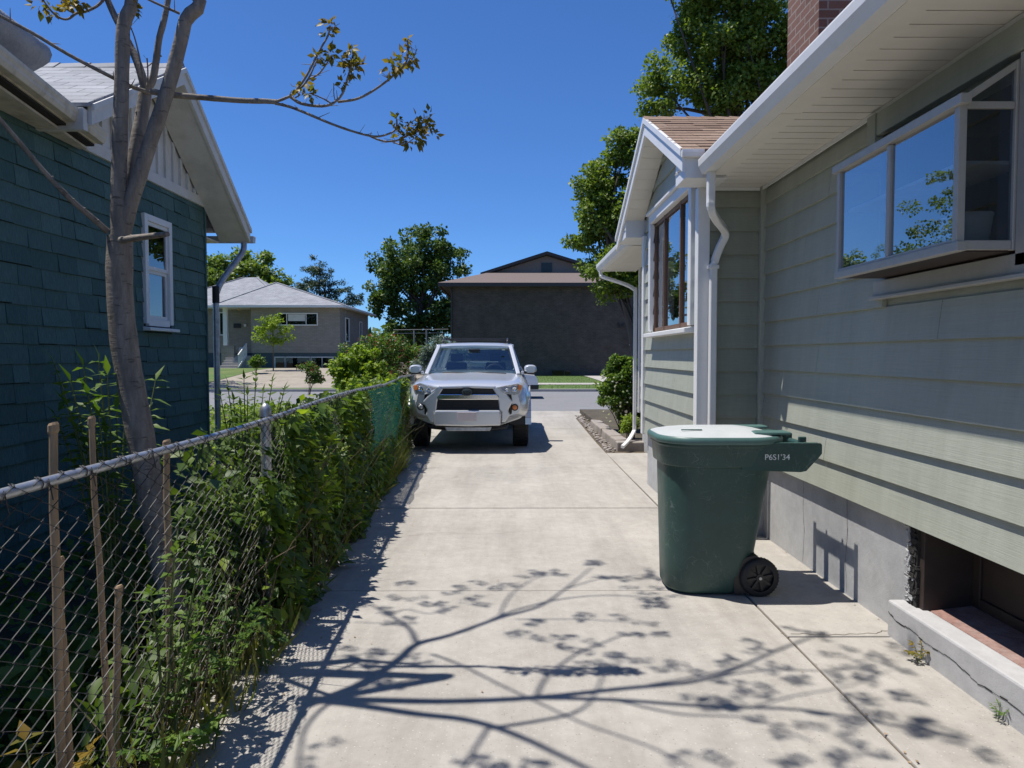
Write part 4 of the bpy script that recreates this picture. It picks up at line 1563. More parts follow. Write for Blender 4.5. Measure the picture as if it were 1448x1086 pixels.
stake(72, 612, 0, 0.06, 0.0135, 'tallest tan cut stake above the fence rail, farther from the tree trunk', y=2.155)
stake(124, 602, 0, 0.06, 0.0105, 'thinner tan cut stake above the fence rail, nearer the tree trunk', y=2.37, lean=0.05)
stake(0, 0, 0, 0.09, 0.012, 'short dry stump behind the wire between the two tall stakes', y=2.22, top_z=0.93, lean=0.03)
stake(0, 0, 0, 0.09, 0.013, 'slim short dry stump low behind the wire in front of the tree trunk', y=2.58, top_z=0.72, lean=-0.03)
stake(0, 0, 0, 0.07, 0.014, 'light tan broken stub standing right against the tree trunk under the rail', y=2.96, top_z=1.215, lean=0.0)

# ------------------------------------------------------------------ young tree at the fence
TY = 3.56
tree = thing('young_tree', 'slender grey barked tree leaning over the fence with nearly bare limbs and sprouting tips', 'tree', atZ(262, 950, 0) + Vector((-0.05, 0, 0)))
mb = MB()
def P2(lst, y0, y1=None):
    n = len(lst)
    return [atY(p[0], p[1], lerp(y0, y1 if y1 is not None else y0, i / (n - 1))) for i, p in enumerate(lst)]


def limb(mb, px, w0, w1, y0, y1=None, sub=4, extra=None, n=10, knots=0.02):
    pts = P2(px, y0, y1)
    if extra:
        pts += [Vector(e) for e in extra]
    sp = smooth_path(pts, sub)
    k = len(sp)
    rad = [lerp(w0, w1, i / (k - 1)) * (1 + knots * math.sin(i * 2.3) + knots * math.sin(i * 5.1)) for i in range(k)]
    mb.tube(sp, rad, n)
    for _ in range(int(k * 0.35)):        # bud scars and spurs
        i = random.randrange(1, k - 1)
        a = random.uniform(0, 2 * PI)
        d = (Vector((math.cos(a), 0.5 * math.sin(a), random.uniform(-.1, .9)))).normalized()
        r = rad[i]
        if r > 0.012:
            mb.tube([sp[i] + d * r * 0.6, sp[i] + d * (r + 0.005)], [min(0.008, r * .3), 0.004], 5)
        else:
            mb.tube([sp[i], sp[i] + d * random.uniform(0.015, 0.07)], [r * .35, 0.0012], 4)
    return pts


# main stem from the ground to the fork
limb(mb, [(263, 955), (246, 860), (222, 740), (205, 650), (190, 570), (175, 480), (169, 400), (170, 335)], 0.070, 0.060, 3.55, 3.6, n=16)
def back(px, py, z):
    """point above the ground shadow (px,py), at height z towards the sun"""
    g = atZ(px, py, 0.0)
    return g + SUN * z


def hz(p):            # keep upper limbs above the picture: height for a ground point
    return max(3.35, 1.6 + 0.50 * p.y + 0.12)


# four limbs leave the fork
tops = {}
limb(mb, [(169, 345), (168, 290), (169, 220), (172, 120), (174, 40), (175, -20)], 0.040, 0.028, 3.58, 3.56, extra=[back(421, 1003, 3.62)], n=14)
limb(mb, [(172, 345), (181, 300), (193, 262), (211, 205), (230, 150), (248, 88), (262, 30), (270, -15)], 0.038, 0.030, 3.6, 3.55, extra=[back(479, 985, 3.75)], n=14)
limb(mb, [(182, 300), (186, 245), (194, 200), (200, 165), (206, 128)], 0.036, 0.030, 3.66, 3.74, n=12)
limb(mb, [(206, 132), (200, 105), (190, 78), (174, 45), (160, 18), (148, -10)], 0.022, 0.015, 3.74, 3.80, n=10)
limb(mb, [(207, 130), (216, 112), (221, 85), (225, 55), (233, 25), (240, -12)], 0.020, 0.013, 3.74, 3.7, n=10)
# thin side limbs seen in the picture
limb(mb, [(152, 327), (128, 306), (100, 282), (60, 240), (25, 198), (-12, 155)], 0.016, 0.009, 3.57, 3.2, n=8)
limb(mb, [(172, 340), (190, 337), (212, 334), (237, 331)], 0.020, 0.012, 3.5, 3.3, n=8)
limb(mb, [(212, 131), (185, 122), (150, 105), (95, 76), (45, 46), (-10, 17)], 0.011, 0.008, 3.72, 3.4, n=8)
limb(mb, [(208, 128), (203, 112), (197, 80), (190, 52), (183, 35)], 0.006, 0.003, 3.7, 3.6, n=6)
limb(mb, [(209, 120), (209, 100), (208, 82)], 0.004, 0.003, 3.7, 3.66, n=6)
limb(mb, [(254, 19), (238, 12), (222, 5), (205, -3)], 0.007, 0.005, 3.55, 3.5, n=6)
# reaching branch with sprouting tips
BR = {'m': [(214, 129), (243, 134), (290, 138), (340, 142), (375, 143), (391, 144)],
      'a': [(389, 144), (403, 139), (415, 132), (433, 108), (450, 75), (464, 50), (467, 36)],
      'b': [(415, 134), (428, 122), (437, 110), (443, 97), (450, 82)],
      'b2': [(437, 112), (450, 105), (460, 93), (468, 80)],
      'c': [(411, 137), (425, 146), (450, 150), (469, 147), (484, 133), (491, 112), (497, 92), (500, 75)],
      'c2': [(469, 147), (458, 140), (444, 134), (438, 132)],
      'c3': [(474, 143), (472, 132), (472, 118)],
      'd': [(478, 144), (500, 141), (516, 135), (537, 122), (555, 108), (572, 92), (577, 75), (576, 55)],
      'd2': [(572, 93), (582, 85), (590, 69)],
      'e': [(389, 146), (410, 151), (433, 160), (466, 174), (500, 186), (530, 193), (550, 189), (560, 182), (561, 168)],
      'e2': [(520, 191), (540, 199), (560, 199), (578, 191), (595, 184), (606, 174)],
      'e3': [(552, 199), (570, 205), (585, 196)],
      'f': [(418, 138), (424, 134), (421, 132)]}
WD = {'m': (.0165, .0125), 'a': (.008, .004), 'b': (.006, .0035), 'b2': (.005, .003), 'c': (.0085, .004), 'c2': (.004, .003), 'c3': (.003, .002), 'd': (.007, .004), 'd2': (.004, .002), 'e': (.008, .004), 'e2': (.0055, .003), 'e3': (.004, .0025), 'f': (.004, .003)}
for kx, lst in BR.items():
    limb(mb, lst, WD[kx][0], WD[kx][1], 3.66, 3.66 - (0.0 if kx == 'm' else 0.08), n=7)
limb(mb, [(150, -5), (138, 8), (122, 16), (108, 19), (96, 27), (84, 25), (72, 15), (62, 2), (56, -8)], 0.008, 0.004, 3.78, 3.6, n=7)
limb(mb, [(108, 19), (96, 14), (86, 2)], 0.006, 0.004, 3.72, 3.66, n=6)

# upper limbs above the picture; they throw the branch shadows across the slabs
SH = [  # (shadow polyline in the photo, start height, rise per metre, start radius, end radius)
    ([(421, 988), (551, 991), (638, 992), (754, 987), (880, 974), (1000, 960), (1096, 921), (1150, 900)], 3.62, 0.60, 0.032, 0.010),
    ([(754, 987), (870, 990), (1000, 999), (1133, 1004), (1254, 1024), (1340, 1040)], 4.35, 0.6, 0.019, 0.008),
    ([(479, 985), (532, 955), (565, 932), (590, 911), (638, 898), (706, 874), (764, 857), (800, 832), (836, 802)], 3.75, 0.8, 0.036, 0.007),
    ([(600, 908), (660, 892), (720, 866), (790, 848), (860, 842), (930, 846)], 4.5, 0.7, 0.014, 0.006),
    ([(590, 911), (578, 888), (551, 870), (530, 858), (512, 847)], 4.5, 0.7, 0.018, 0.006),
    ([(551, 870), (575, 862), (610, 868), (650, 857)], 4.7, 0.6, 0.008, 0.004),
    ([(575, 884), (545, 882), (500, 880)], 4.6, 0.5, 0.008, 0.004),
    ([(560, 925), (520, 925), (470, 930)], 4.2, 0.5, 0.008, 0.004),
    ([(706, 874), (716, 850), (735, 830), (765, 815), (810, 812)], 4.9, 0.6, 0.010, 0.004),
    ([(800, 832), (850, 818), (925, 811)], 5.2, 0.6, 0.008, 0.004),
    ([(730, 876), (820, 876), (895, 880)], 4.9, 0.6, 0.007, 0.004),
    ([(440, 990), (503, 997), (590, 1010), (653, 1017), (701, 1029), (745, 1046), (783, 1064), (832, 1088), (900, 1125)], 3.62, 0.65, 0.028, 0.012),
    ([(701, 1029), (759, 1020), (807, 1010), (832, 995), (848, 968), (856, 940)], 4.1, 0.6, 0.014, 0.006),
    ([(759, 984), (774, 957), (812, 927), (851, 910), (885, 898), (925, 898)], 4.35, 0.6, 0.013, 0.005),
    ([(610, 925), (638, 935), (667, 948), (710, 970), (745, 986), (822, 1022), (880, 1042), (928, 1060), (977, 1086)], 4.1, 0.4, 0.010, 0.006),
    ([(480, 988), (455, 1003), (432, 1030), (425, 1060), (421, 1090)], 3.9, 0.4, 0.014, 0.007),
    ([(690, 1030), (670, 1062), (655, 1090)], 4.1, 0.4, 0.012, 0.008),
    ([(900, 972), (984, 957), (1040, 943), (1086, 925)], 4.6, 0.5, 0.010, 0.005),
    ([(1000, 960), (1080, 948), (1180, 948), (1250, 935)], 4.8, 0.5, 0.009, 0.004),
    ([(1060, 1002), (1120, 985), (1200, 970), (1262, 946)], 4.9, 0.5, 0.009, 0.004),
    ([(870, 990), (960, 1010), (1060, 1016), (1150, 1050)], 4.6, 0.5, 0.010, 0.005),
    ([(1254, 1024), (1310, 1030), (1375, 1053)], 5.2, 0.4, 0.006, 0.004),
]
upper_tips = []
for lst, zs, rise, r0, r1 in SH:
    g = [atZ(p[0], p[1], 0) for p in lst]
    d = 0
    pts = []
    for i, q in enumerate(g):
        if i:
            d += (g[i] - g[i - 1]).length
        z = max(zs + rise * d, 1.6 + 0.50 * q.y + 0.08)
        pts.append(q + SUN * z)
    sp = smooth_path(pts, 4)
    kk = len(sp)
    mb.tube(sp, [lerp(r0, r1, i / (kk - 1)) for i in range(kk)], 8)
    upper_tips.append(pts[-1])
mb.build('trunk', [M['bark']], tree)
# leaf clusters: visible sprouting tips
P, S, D = [], [], []
def cluster(c, n, r, size, drop=0.2):
    c = np.array(c)
    for i in range(n):
        o = RNG.normal(size=3)
        o /= np.linalg.norm(o)
        P.append(c + o * r * RNG.uniform(0.1, 1))
        D.append(o + np.array([0, 0, -drop]))
        S.append(size * RNG.uniform(0.6, 1.2))
for px, py, n, r in ((467, 34, 16, .03), (462, 45, 8, .03), (450, 80, 10, .02), (468, 76, 14, .03), (463, 89, 6, .02), (495, 82, 18, .04), (490, 98, 14, .035), (500, 95, 12, .035), (508, 92, 8, .03),
                     (497, 70, 8, .02), (484, 116, 8, .02), (439, 134, 10, .02), (432, 118, 6, .03), (418, 126, 6, .02), (560, 93, 16, .035), (570, 86, 14, .035), (552, 98, 8, .03), (576, 58, 8, .02), (577, 70, 8, .02),
                     (583, 84, 8, .025), (561, 170, 12, .03), (572, 188, 18, .04), (585, 180, 14, .035), (593, 192, 16, .04), (604, 178, 14, .035), (606, 165, 12, .03), (615, 190, 6, .02), (578, 200, 8, .03), (588, 166, 6, .02),
                     (60, 4, 16, .05), (72, 13, 10, .04), (104, 8, 14, .04), (112, 4, 10, .04), (100, -4, 12, .05), (183, 4, 8, .03), (190, 10, 6, .02)):
    cluster(atY(px, py, 3.6), int(n * 1.6), r * 1.1, 0.040)
leaf_mesh('crown', P, S, M['leaf_bronze'], tree, D=D, shape='ovate')
# leaf sprays on the upper limbs
P, S, D = [], [], []
CL = [(566, 821), (513, 920), (498, 942), (520, 935), (585, 944), (561, 973), (545, 975), (643, 855), (615, 860), (660, 852), (764, 814), (755, 817), (775, 811), (691, 828), (660, 836), (856, 799), (842, 800), (870, 816), (923, 811), (915, 812),
      (899, 845), (910, 830), (935, 842), (948, 855), (930, 855), (892, 879), (919, 898), (788, 908), (825, 902), (720, 891), (745, 888), (812, 867), (861, 935), (870, 938), (848, 925), (930, 935), (967, 944), (580, 885), (500, 850), (570, 850), (540, 870), (880, 815), (720, 822), (700, 1078), (730, 1078), (432, 1065),
      (1086, 915), (1180, 911), (1133, 895), (1226, 936), (1210, 930), (1268, 925), (1259, 946), (1198, 953), (1170, 945), (1110, 955), (1130, 950), (1254, 983), (1240, 985), (1198, 995), (1175, 1013), (1226, 1006), (1291, 1032), (1280, 1040), (1333, 1034), (1375, 1053), (1012, 1011), (1030, 1008), (1010, 985), (1180, 1030), (1147, 1069), (1170, 1075), (1198, 1058), (1100, 985), (1060, 970), (1090, 1020), (985, 1060), (1040, 935)]
for px, py in CL:
    g = atZ(px, py, 0)
    z = 1.6 + 0.50 * g.y + RNG.uniform(0.5, 1.3)
    z = max(z, 4.2 + 0.5 * max(0, g.x))
    c = np.array(g + SUN * z)
    # compound leaves: leaflets along a short drooping rachis
    for q in range(2):
        d = RNG.normal(size=3)
        d[2] = -abs(d[2]) * 0.5
        d /= np.linalg.norm(d)
        sd = np.cross(d, (0, 0, 1.0))
        sd /= np.linalg.norm(sd) + 1e-9
        for j in range(5):
            for s in (-1, 1):
                P.append(c + d * (0.03 + 0.028 * j))
                D.append(sd * s + d * 0.5 + RNG.normal(size=3) * 0.2)
                S.append(RNG.uniform(0.038, 0.064))
leaf_mesh('crown', P, S, M['leaf_bronze'], tree, D=D, shape='ovate')

# ------------------------------------------------------------------ wheeled refuse cart
cart = thing('wheeled_bin', 'dark green two wheeled refuse cart with a lid coloured pale for sky glare beside the house wall', 'bin', (1.3, 4.85, 0))
YC = 4.86


def rrect(x0, x1, y0, y1, r, z, n=7, zfun=None):
    out = []
    for cx, cy, a0 in ((x1 - r, y1 - r, 0), (x0 + r, y1 - r, 90), (x0 + r, y0 + r, 180), (x1 - r, y0 + r, 270)):
        for i in range(n + 1):
            a = math.radians(a0 + 90 * i / n)
            out.append((cx + r * math.cos(a), cy + r * math.sin(a), z if zfun is None else z + zfun(cx + r * math.cos(a))))
    return out


def bsec(t):           # body section between floor (0) and collar (1)
    x0 = lerp(1.065, 1.045, t)
    x1 = lerp(1.625, 1.76, t)
    h = lerp(0.23, 0.315, t)
    return x0, x1, YC - h, YC + h


mb = MB()
R = []
for t in (0.0, 0.012, 0.03, 0.25, 0.5, 0.75, 0.94, 1.0):
    x0, x1, y0, y1 = bsec(t)
    e = 0.018 if t == 0 else (0.006 if t == 0.012 else 0)
    R.append(rrect(x0 + e, x1 - e, y0 + e, y1 - e, lerp(0.17, 0.22, t), 0.012 + t * 0.86))
mb.rings(R)
mb.build('body', [M['bin']], cart)
# collar band with the wrapped handle wedge
mb = MB()
R = []
for x0, x1, hy, r, z in ((1.036, 1.77, 0.325, 0.225, 0.868), (1.02, 1.79, 0.335, 0.23, 0.876), (1.008, 1.80, 0.342, 0.235, 1.0), (1.0, 1.81, 0.350, 0.24, 1.006), (1.0, 1.81, 0.350, 0.24, 1.022)):
    R.append(rrect(x0, x1, YC - hy, YC + hy, r, z))
mb.rings(R)
mb.build('collar', [M['bin']], cart, bevel=0.004)
# handle: two side plates, cross bar, hinge lugs
for s in (-1, 1):
    hd = MB()
    ya = YC + s * 0.335
    yb = YC + s * 0.285
    poly = [(1.50, 0.858), (1.88, 0.845), (1.915, 0.852), (2.00, 0.945), (2.015, 0.965), (2.015, 1.022), (2.005, 1.032), (1.50, 1.034)]
    hd.prism(poly, 1, min(ya, yb), max(ya, yb))
    hd.build('handle_side', [M['bin']], cart, bevel=0.007)
hd = MB()
hd.tube([(1.985, YC - 0.29, 0.995), (1.985, YC + 0.29, 0.995)], 0.021, 14)
hd.build('handle', [M['bin']], cart)
for y in (-0.12, 0.12):
    hd = MB()
    hd.box((1.82, YC + y - 0.035, 0.96), (1.99, YC + y + 0.035, 0.985))
    hd.box((1.78, YC + y - 0.03, 1.0), (1.86, YC + y + 0.03, 1.075))
    hd.box((1.95, YC + y - 0.014, 1.0), (2.0, YC + y + 0.014, 1.05))
    hd.build('hinge', [M['bin']], cart, bevel=0.006)
# lid: dome coloured pale to carry the sky glare, over a darker rim
mb = MB()
R = []
for x0, x1, hy, r, z in ((0.990, 1.815, 0.368, 0.26, 1.024), (0.98, 1.83, 0.375, 0.265, 1.03), (0.98, 1.83, 0.375, 0.265, 1.058), (0.99, 1.82, 0.365, 0.26, 1.070)):
    R.append(rrect(x0, x1, YC - hy, YC + hy, r, z))
mb.rings(R)
lid = mb.build('lid', [M['lidrim']], cart)
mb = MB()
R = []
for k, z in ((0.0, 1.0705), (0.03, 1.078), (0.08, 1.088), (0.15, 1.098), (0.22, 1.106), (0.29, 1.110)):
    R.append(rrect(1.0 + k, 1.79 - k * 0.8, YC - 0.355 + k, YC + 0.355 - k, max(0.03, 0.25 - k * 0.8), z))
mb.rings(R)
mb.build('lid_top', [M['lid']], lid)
for a_, b_ in (((1.14, YC - 0.195, 1.1005), (1.28, YC - 0.187, 1.1085)), ((1.60, YC + 0.14, 1.078), (1.84, YC + 0.26, 1.096)), ((1.60, YC - 0.28, 1.078), (1.84, YC - 0.14, 1.098))):
    mb = MB()
    mb.box(a_, b_)
    mb.build('lid_rib', [M['lidrim']], lid, bevel=0.008 if a_[0] > 1.5 else 0.002)
# wheels in a cut-away corner
mb = MB()
wx, wz = 1.655, 0.128
for s in (-1, 1):
    yo = YC + s * 0.265
    yi = YC + s * 0.195
    wh = MB()
    R = []
    for r, y in ((0.088, yi), (0.118, yi), (0.127, lerp(yi, yo, .2)), (0.127, lerp(yi, yo, .8)), (0.118, yo), (0.088, yo)):
        R.append([(wx + r * math.cos(a), y, wz + r * math.sin(a)) for a in [2 * PI * i / 36 for i in range(36)]])
    wh.rings(R, cap=False)
    for i in range(36):
        a = 2 * PI * i / 36
        wh.beam((wx + 0.127 * math.cos(a), lerp(yi, yo, .2), wz + 0.127 * math.sin(a)), (wx + 0.127 * math.cos(a), lerp(yi, yo, .8), wz + 0.127 * math.sin(a)), 0.010, 0.006, up=(math.cos(a), 0, math.sin(a)))
    wheel = wh.build('wheel', [M['rubber']], cart)
    wh = MB()
    ym = lerp(yi, yo, 0.62)
    wh.prism([(wx + 0.09 * math.cos(2 * PI * i / 28), wz + 0.09 * math.sin(2 * PI * i / 28)) for i in range(28)], 1, ym - s * 0.02, ym)
    for i in range(8):
        a = 2 * PI * i / 8 + 0.2
        wh.beam((wx + 0.02 * math.cos(a), ym + s * 0.008, wz + 0.02 * math.sin(a)), (wx + 0.088 * math.cos(a), ym + s * 0.008, wz + 0.088 * math.sin(a)), 0.016, 0.014, up=(0, 1, 0))
    wh.tube([(wx, ym, wz), (wx, ym + s * 0.022, wz)], 0.026, 16, smooth=False)
    wh.build('hub', [M['blackplastic']], wheel)
    wh = MB()
    wh.tube([(wx, ym, wz), (wx, ym + s * 0.030, wz)], 0.010, 12, smooth=False)
    wh.build('axle_end', [M['galv']], wheel)
mb = MB()
mb.tube([(wx, YC - 0.2, wz), (wx, YC + 0.2, wz)], 0.012, 10)
mb.build('axle', [M['galv']], cart)
# dark wheel housing pressed into the lower corner
for s in (-1, 1):
    mb = MB()
    pr = [(1.49, 0.02), (1.49, 0.14), (1.515, 0.21), (1.57, 0.262), (1.645, 0.275), (1.645, 0.18), (1.60, 0.02)]
    mb.prism(pr, 1, YC + s * 0.15, YC + s * 0.238)
    mb.build('wheel_housing', [M['blackplastic']], cart, bevel=0.006)
# stamped serial on the collar
def text(name, body, size, loc, rot, m, parent, ext=0.0008):
    cu = bpy.data.curves.new(name, 'FONT')
    cu.body = body
    cu.size = size
    cu.extrude = ext
    cu.align_x = 'LEFT'
    tmp = bpy.data.objects.new(name, cu)
    COL.objects.link(tmp)
    dg = bpy.context.evaluated_depsgraph_get()
    me = bpy.data.meshes.new_from_object(tmp.evaluated_get(dg))
    bpy.data.objects.remove(tmp)
    me.transform(Matrix.Translation(Vector(loc) - (ORG[parent.name] if parent else Vector())) @ rot)
    me.materials.clear()
    return new_obj(name, me, parent, m)


text('lettering', "P6S1'34", 0.052, (1.645, YC - 0.3355, 0.925), Matrix.Rotation(PI / 2, 4, 'X'), M['whiteink'], cart)

# ------------------------------------------------------------------ silver SUV
Y0 = 11.5
CXW = -0.675
suv = thing('parked_car', 'silver off road SUV with roof rails parked nose on at the end of the driveway', 'car', (CXW, Y0 + 2.5, 0))
GP = 0.05
def C3(u, w_, z):
    return (CXW + u, Y0 + w_, z)


def body_ring(w_, hw, zb, zt, crown=0.03, nose=0.0):
    # half outline from bottom centre to top centre
    h = [(0.0, zb), (hw * 0.80, zb), (hw * 0.965, zb + 0.05), (hw, zb + 0.16), (hw * 1.0, lerp(zb, zt, 0.55)), (hw * 0.985, zt - 0.20), (hw * 0.955, zt - 0.07), (hw * 0.885, zt - 0.015), (hw * 0.72, zt + crown * 0.45), (hw * 0.4, zt + crown * 0.85), (0.0, zt + crown)]
    full = [(-u, z) for u, z in h[::-1]][:-1] + h[:-1][0:1] * 0
    ring = [C3(u, w_, z) for u, z in h] + [C3(-u, w_, z) for u, z in h[-2:0:-1]]
    return ring


secs = [(0.10, 0.86, 0.60, 1.03), (0.16, 0.92, 0.56, 1.075), (0.30, 0.985, 0.54, 1.11), (0.50, 1.015, 0.54, 1.14), (0.60, 1.03, 0.66, 1.15), (0.72, 1.04, 0.82, 1.16), (1.00, 1.045, 0.93, 1.185), (1.28, 1.04, 0.82, 1.215), (1.40, 1.02, 0.66, 1.23), (1.50, 1.0, 0.50, 1.245),
        (1.9, 0.995, 0.48, 1.275), (3.0, 1.0, 0.48, 1.29), (3.72, 1.01, 0.50, 1.30), (3.82, 1.03, 0.66, 1.30), (3.95, 1.04, 0.82, 1.30), (4.25, 1.045, 0.93, 1.30), (4.55, 1.04, 0.82, 1.30), (4.68, 1.02, 0.66, 1.30), (4.8, 1.0, 0.60, 1.30), (5.15, 0.96, 0.60, 1.28), (5.25, 0.92, 0.66, 1.2)]
mb = MB()
mb.rings([body_ring(w_, hw, zb, zt, 0.035) for w_, hw, zb, zt in secs])
mb.build('body', [M['silver']], suv)
# cabin: pillars and roof
WB, WT = 1.50, 2.42            # windscreen base / top (from the nose)
def cab(w_, z, hw):
    return [C3(-hw, w_, z), C3(hw, w_, z)]
A0 = (0.845, WB + 0.02, 1.27)    # base corner
A1 = (0.700, WT, 1.755)
mb = MB()
for s in (-1, 1):
    # A pillar, roof edge, rear pillars
    mb.beam(C3(s * A0[0], A0[1], A0[2] - 0.03), C3(s * A1[0], A1[1], A1[2] + 0.02), 0.075, 0.06, up=(0, -1, 0.8))
    mb.beam(C3(s * 0.715, WT - 0.02, 1.775), C3(s * 0.70, 4.9, 1.80), 0.10, 0.07)
    for wq in (3.05, 4.15):
        mb.beam(C3(s * 0.905, wq - 0.05, 1.28), C3(s * 0.725, wq + 0.05, 1.78), 0.06, 0.08, up=(0, 1, 0))
    mb.beam(C3(s * 0.90, 5.12, 1.25), C3(s * 0.70, 4.88, 1.80), 0.10, 0.12, up=(0, 1, 0.4))
    mb.beam(C3(s * 0.925, WB, 1.275), C3(s * 0.935, 5.1, 1.305), 0.05, 0.06)
mb.build('pillars', [M['silver']], suv, bevel=0.015)
mb = MB()
R = []
for w_, hw, z in ((WT - 0.03, 0.70, 1.765), (WT + 0.06, 0.725, 1.80), (2.9, 0.74, 1.83), (4.0, 0.74, 1.83), (4.8, 0.72, 1.80), (4.95, 0.68, 1.76)):
    R.append([C3(-hw, w_, z - 0.03), C3(-hw * 0.97, w_, z), C3(-hw * 0.6, w_, z + 0.018), C3(0, w_, z + 0.024), C3(hw * 0.6, w_, z + 0.018), C3(hw * 0.97, w_, z), C3(hw, w_, z - 0.03), C3(0, w_, z - 0.035)])
mb.rings(R)
roof_ = mb.build('roof', [M['silver']], suv)
for s in (-1, 1):
    mb = MB()
    mb.tube(smooth_path([C3(s * 0.64, 2.62, 1.84), C3(s * 0.64, 2.70, 1.905), C3(s * 0.64, 3.2, 1.935), C3(s * 0.64, 4.2, 1.935), C3(s * 0.64, 4.65, 1.90), C3(s * 0.64, 4.72, 1.83)], 4), 0.02, 8)
    mb.build('roof_rail', [M['blackplastic']], roof_)
mb = MB()
for w_ in (2.95, 4.1):
    mb = MB()
    mb.box(C3(-0.62, w_ - 0.03, 1.91), C3(0.62, w_ + 0.03, 1.94))
    mb.build('crossbar', [M['blackplastic']], roof_, bevel=0.006)
# glass
mb = MB()
n = 8
vs = []
for i in range(n + 1):
    t = i / n * 2 - 1
    vs.append(C3(t * 0.80, WB - 0.02 + 0.10 * t * t, 1.265))
    vs.append(C3(t * 0.665, WT - 0.02 + 0.07 * t * t, 1.752))
mb.add(vs, [(2 * i, 2 * i + 2, 2 * i + 3, 2 * i + 1) for i in range(n)], smooth=True)
ws = mb.build('windscreen', [M['carglass']], suv, fix=False)
mb = MB()
sw = [(0.52, 1.60, 0.085, 0.02)]
mb.add([C3(0.535, WB + 0.66, 1.690), C3(0.60, WB + 0.675, 1.690), C3(0.59, WB + 0.72, 1.712), C3(0.535, WB + 0.71, 1.712)], [(0, 1, 2, 3)])
mb.build('toll_tag', [M['bluegrey']], ws, fix=False)
for s in (-1, 1):
    for wa, wb, wta, wtb in ((1.62, 3.0, 2.5, 3.08), (3.1, 4.1, 3.14, 4.16), (4.2, 5.0, 4.24, 4.8)):
        mb = MB()
        mb.add([C3(s * 0.91, wa, 1.30), C3(s * 0.915, wb, 1.31), C3(s * 0.735, wtb, 1.765), C3(s * 0.735, wta, 1.765)], [(0, 1, 2, 3)])
        mb.build('side_window', [M['carglass']], suv, fix=False)
mb = MB()
mb.add([C3(-0.83, 5.14, 1.30), C3(0.83, 5.14, 1.30), C3(0.66, 4.92, 1.75), C3(-0.66, 4.92, 1.75)], [(0, 1, 2, 3)])
mb.build('rear_window', [M['carglass']], suv, fix=False)
# cabin contents
mb = MB()
mb.box(C3(-0.82, WB + 0.12, 1.12), C3(0.82, WB + 0.62, 1.27))
mb.box(C3(-0.86, 1.7, 0.95), C3(0.86, 5.0, 0.98))
mb.build('dashboard', [M['blackplastic']], suv, bevel=0.03)
for s in (-1, 1):
    mb = MB()
    c = C3(s * 0.40, 2.95, 0)
    mb.hexa([(c[0] - .25, c[1] - .10, 1.0), (c[0] + .25, c[1] - .10, 1.0), (c[0] + .25, c[1] + .08, 1.0), (c[0] - .25, c[1] + .08, 1.0),
             (c[0] - .20, c[1] + .05, 1.45), (c[0] + .20, c[1] + .05, 1.45), (c[0] + .20, c[1] + .17, 1.45), (c[0] - .20, c[1] + .17, 1.45)])
    mb.box((c[0] - .13, c[1] + .08, 1.47), (c[0] + .13, c[1] + .18, 1.63))
    mb.build('seat', [M['blackplastic']], suv, bevel=0.03)
mb = MB()
sc_ = C3(0.40, WB + 0.68, 1.25)
mb.tube([(sc_[0] + 0.19 * math.cos(a), sc_[1] + 0.07 * math.sin(a), sc_[2] + 0.17 * math.sin(a)) for a in [2 * PI * i / 20 for i in range(21)]], 0.016, 6, cap=False)
mb.build('steering_wheel', [M['blackplastic']], suv)
mb = MB()
mb.box(C3(-0.11, WT - 0.18, 1.655), C3(0.11, WT - 0.15, 1.715))
mb.build('rear_mirror', [M['blackplastic']], suv, bevel=0.01)
for u0, u1 in ((-0.55, 0.0), (0.05, 0.62)):
    mb = MB()
    mb.tube([C3(u1, WB - 0.05, 1.262), C3((u0 + u1) / 2, WB - 0.045, 1.277), C3(u0, WB - 0.02 + 0.05, 1.282)], 0.009, 6)
    mb.build('wiper', [M['blackplastic']], ws)

# nose pieces, outlined from the car's front view and set at their own depths
def crop(p):
    return 560 + p[0] / 5.43, 450 + p[1] / 5.43


def nose(u):
    a = abs(u)
    return 0.02 + 0.10 * a * a + 0.22 * max(0, a - 0.55) ** 2 * 4


def panel(name, pts, m, fwd, depth, parent, bevel=0.01, mir=False, flat=None):
    out = []
    for p in pts:
        px, py = crop(p)
        Y = Y0 + 0.1
        for _ in range(4):
            q = atY(px, py, Y)
            Y = Y0 + (nose(q.x - CXW) if flat is None else flat) - fwd
        out.append(atY(px, py, Y))
    n = len(out)
    mb = MB()
    back_ = [p + Vector((0, depth, 0)) for p in out]
    mb.add(out + back_, [tuple(range(n)), tuple(range(n, 2 * n))[::-1]] + [(i, (i + 1) % n, n + (i + 1) % n, n + i) for i in range(n)])
    return mb.build(name, [m], parent, bevel=bevel)


def mir(pts, c=551):
    return [(2 * c - x, y) for x, y in pts][::-1]


# backing of the nose
panel('nose', [(140, 580), (330, 528), (755, 528), (955, 580), (1000, 700), (960, 770), (805, 822), (292, 822), (160, 770), (112, 690)], M['silver'], -0.05, 0.25, suv, 0.03)
fr_ = panel('front_grille', [(312, 535), (795, 535), (800, 712), (305, 712)], M['grille'], 0.0, 0.12, suv, 0.01)
for y in (640, 652, 664, 676, 688):
    panel('grille_bar', [(322, y), (790, y), (790, y + 5), (322, y + 5)], M['blackplastic'], 0.02, 0.03, fr_, 0.002)
panel('grille_trim', [(335, 583), (780, 583), (792, 606), (788, 627), (318, 627), (314, 606)], M['chrome'], 0.05, 0.08, suv, 0.014, flat=0.03)
panel('hood_edge', [(318, 522), (560, 517), (765, 522), (752, 541), (560, 537), (352, 541)], M['silver'], 0.045, 0.16, suv, 0.012)
pl = [(322, 524), (362, 540), (330, 592), (316, 640), (310, 706), (292, 720), (292, 800), (262, 800), (228, 745), (240, 705), (204, 640), (250, 592), (285, 566)]
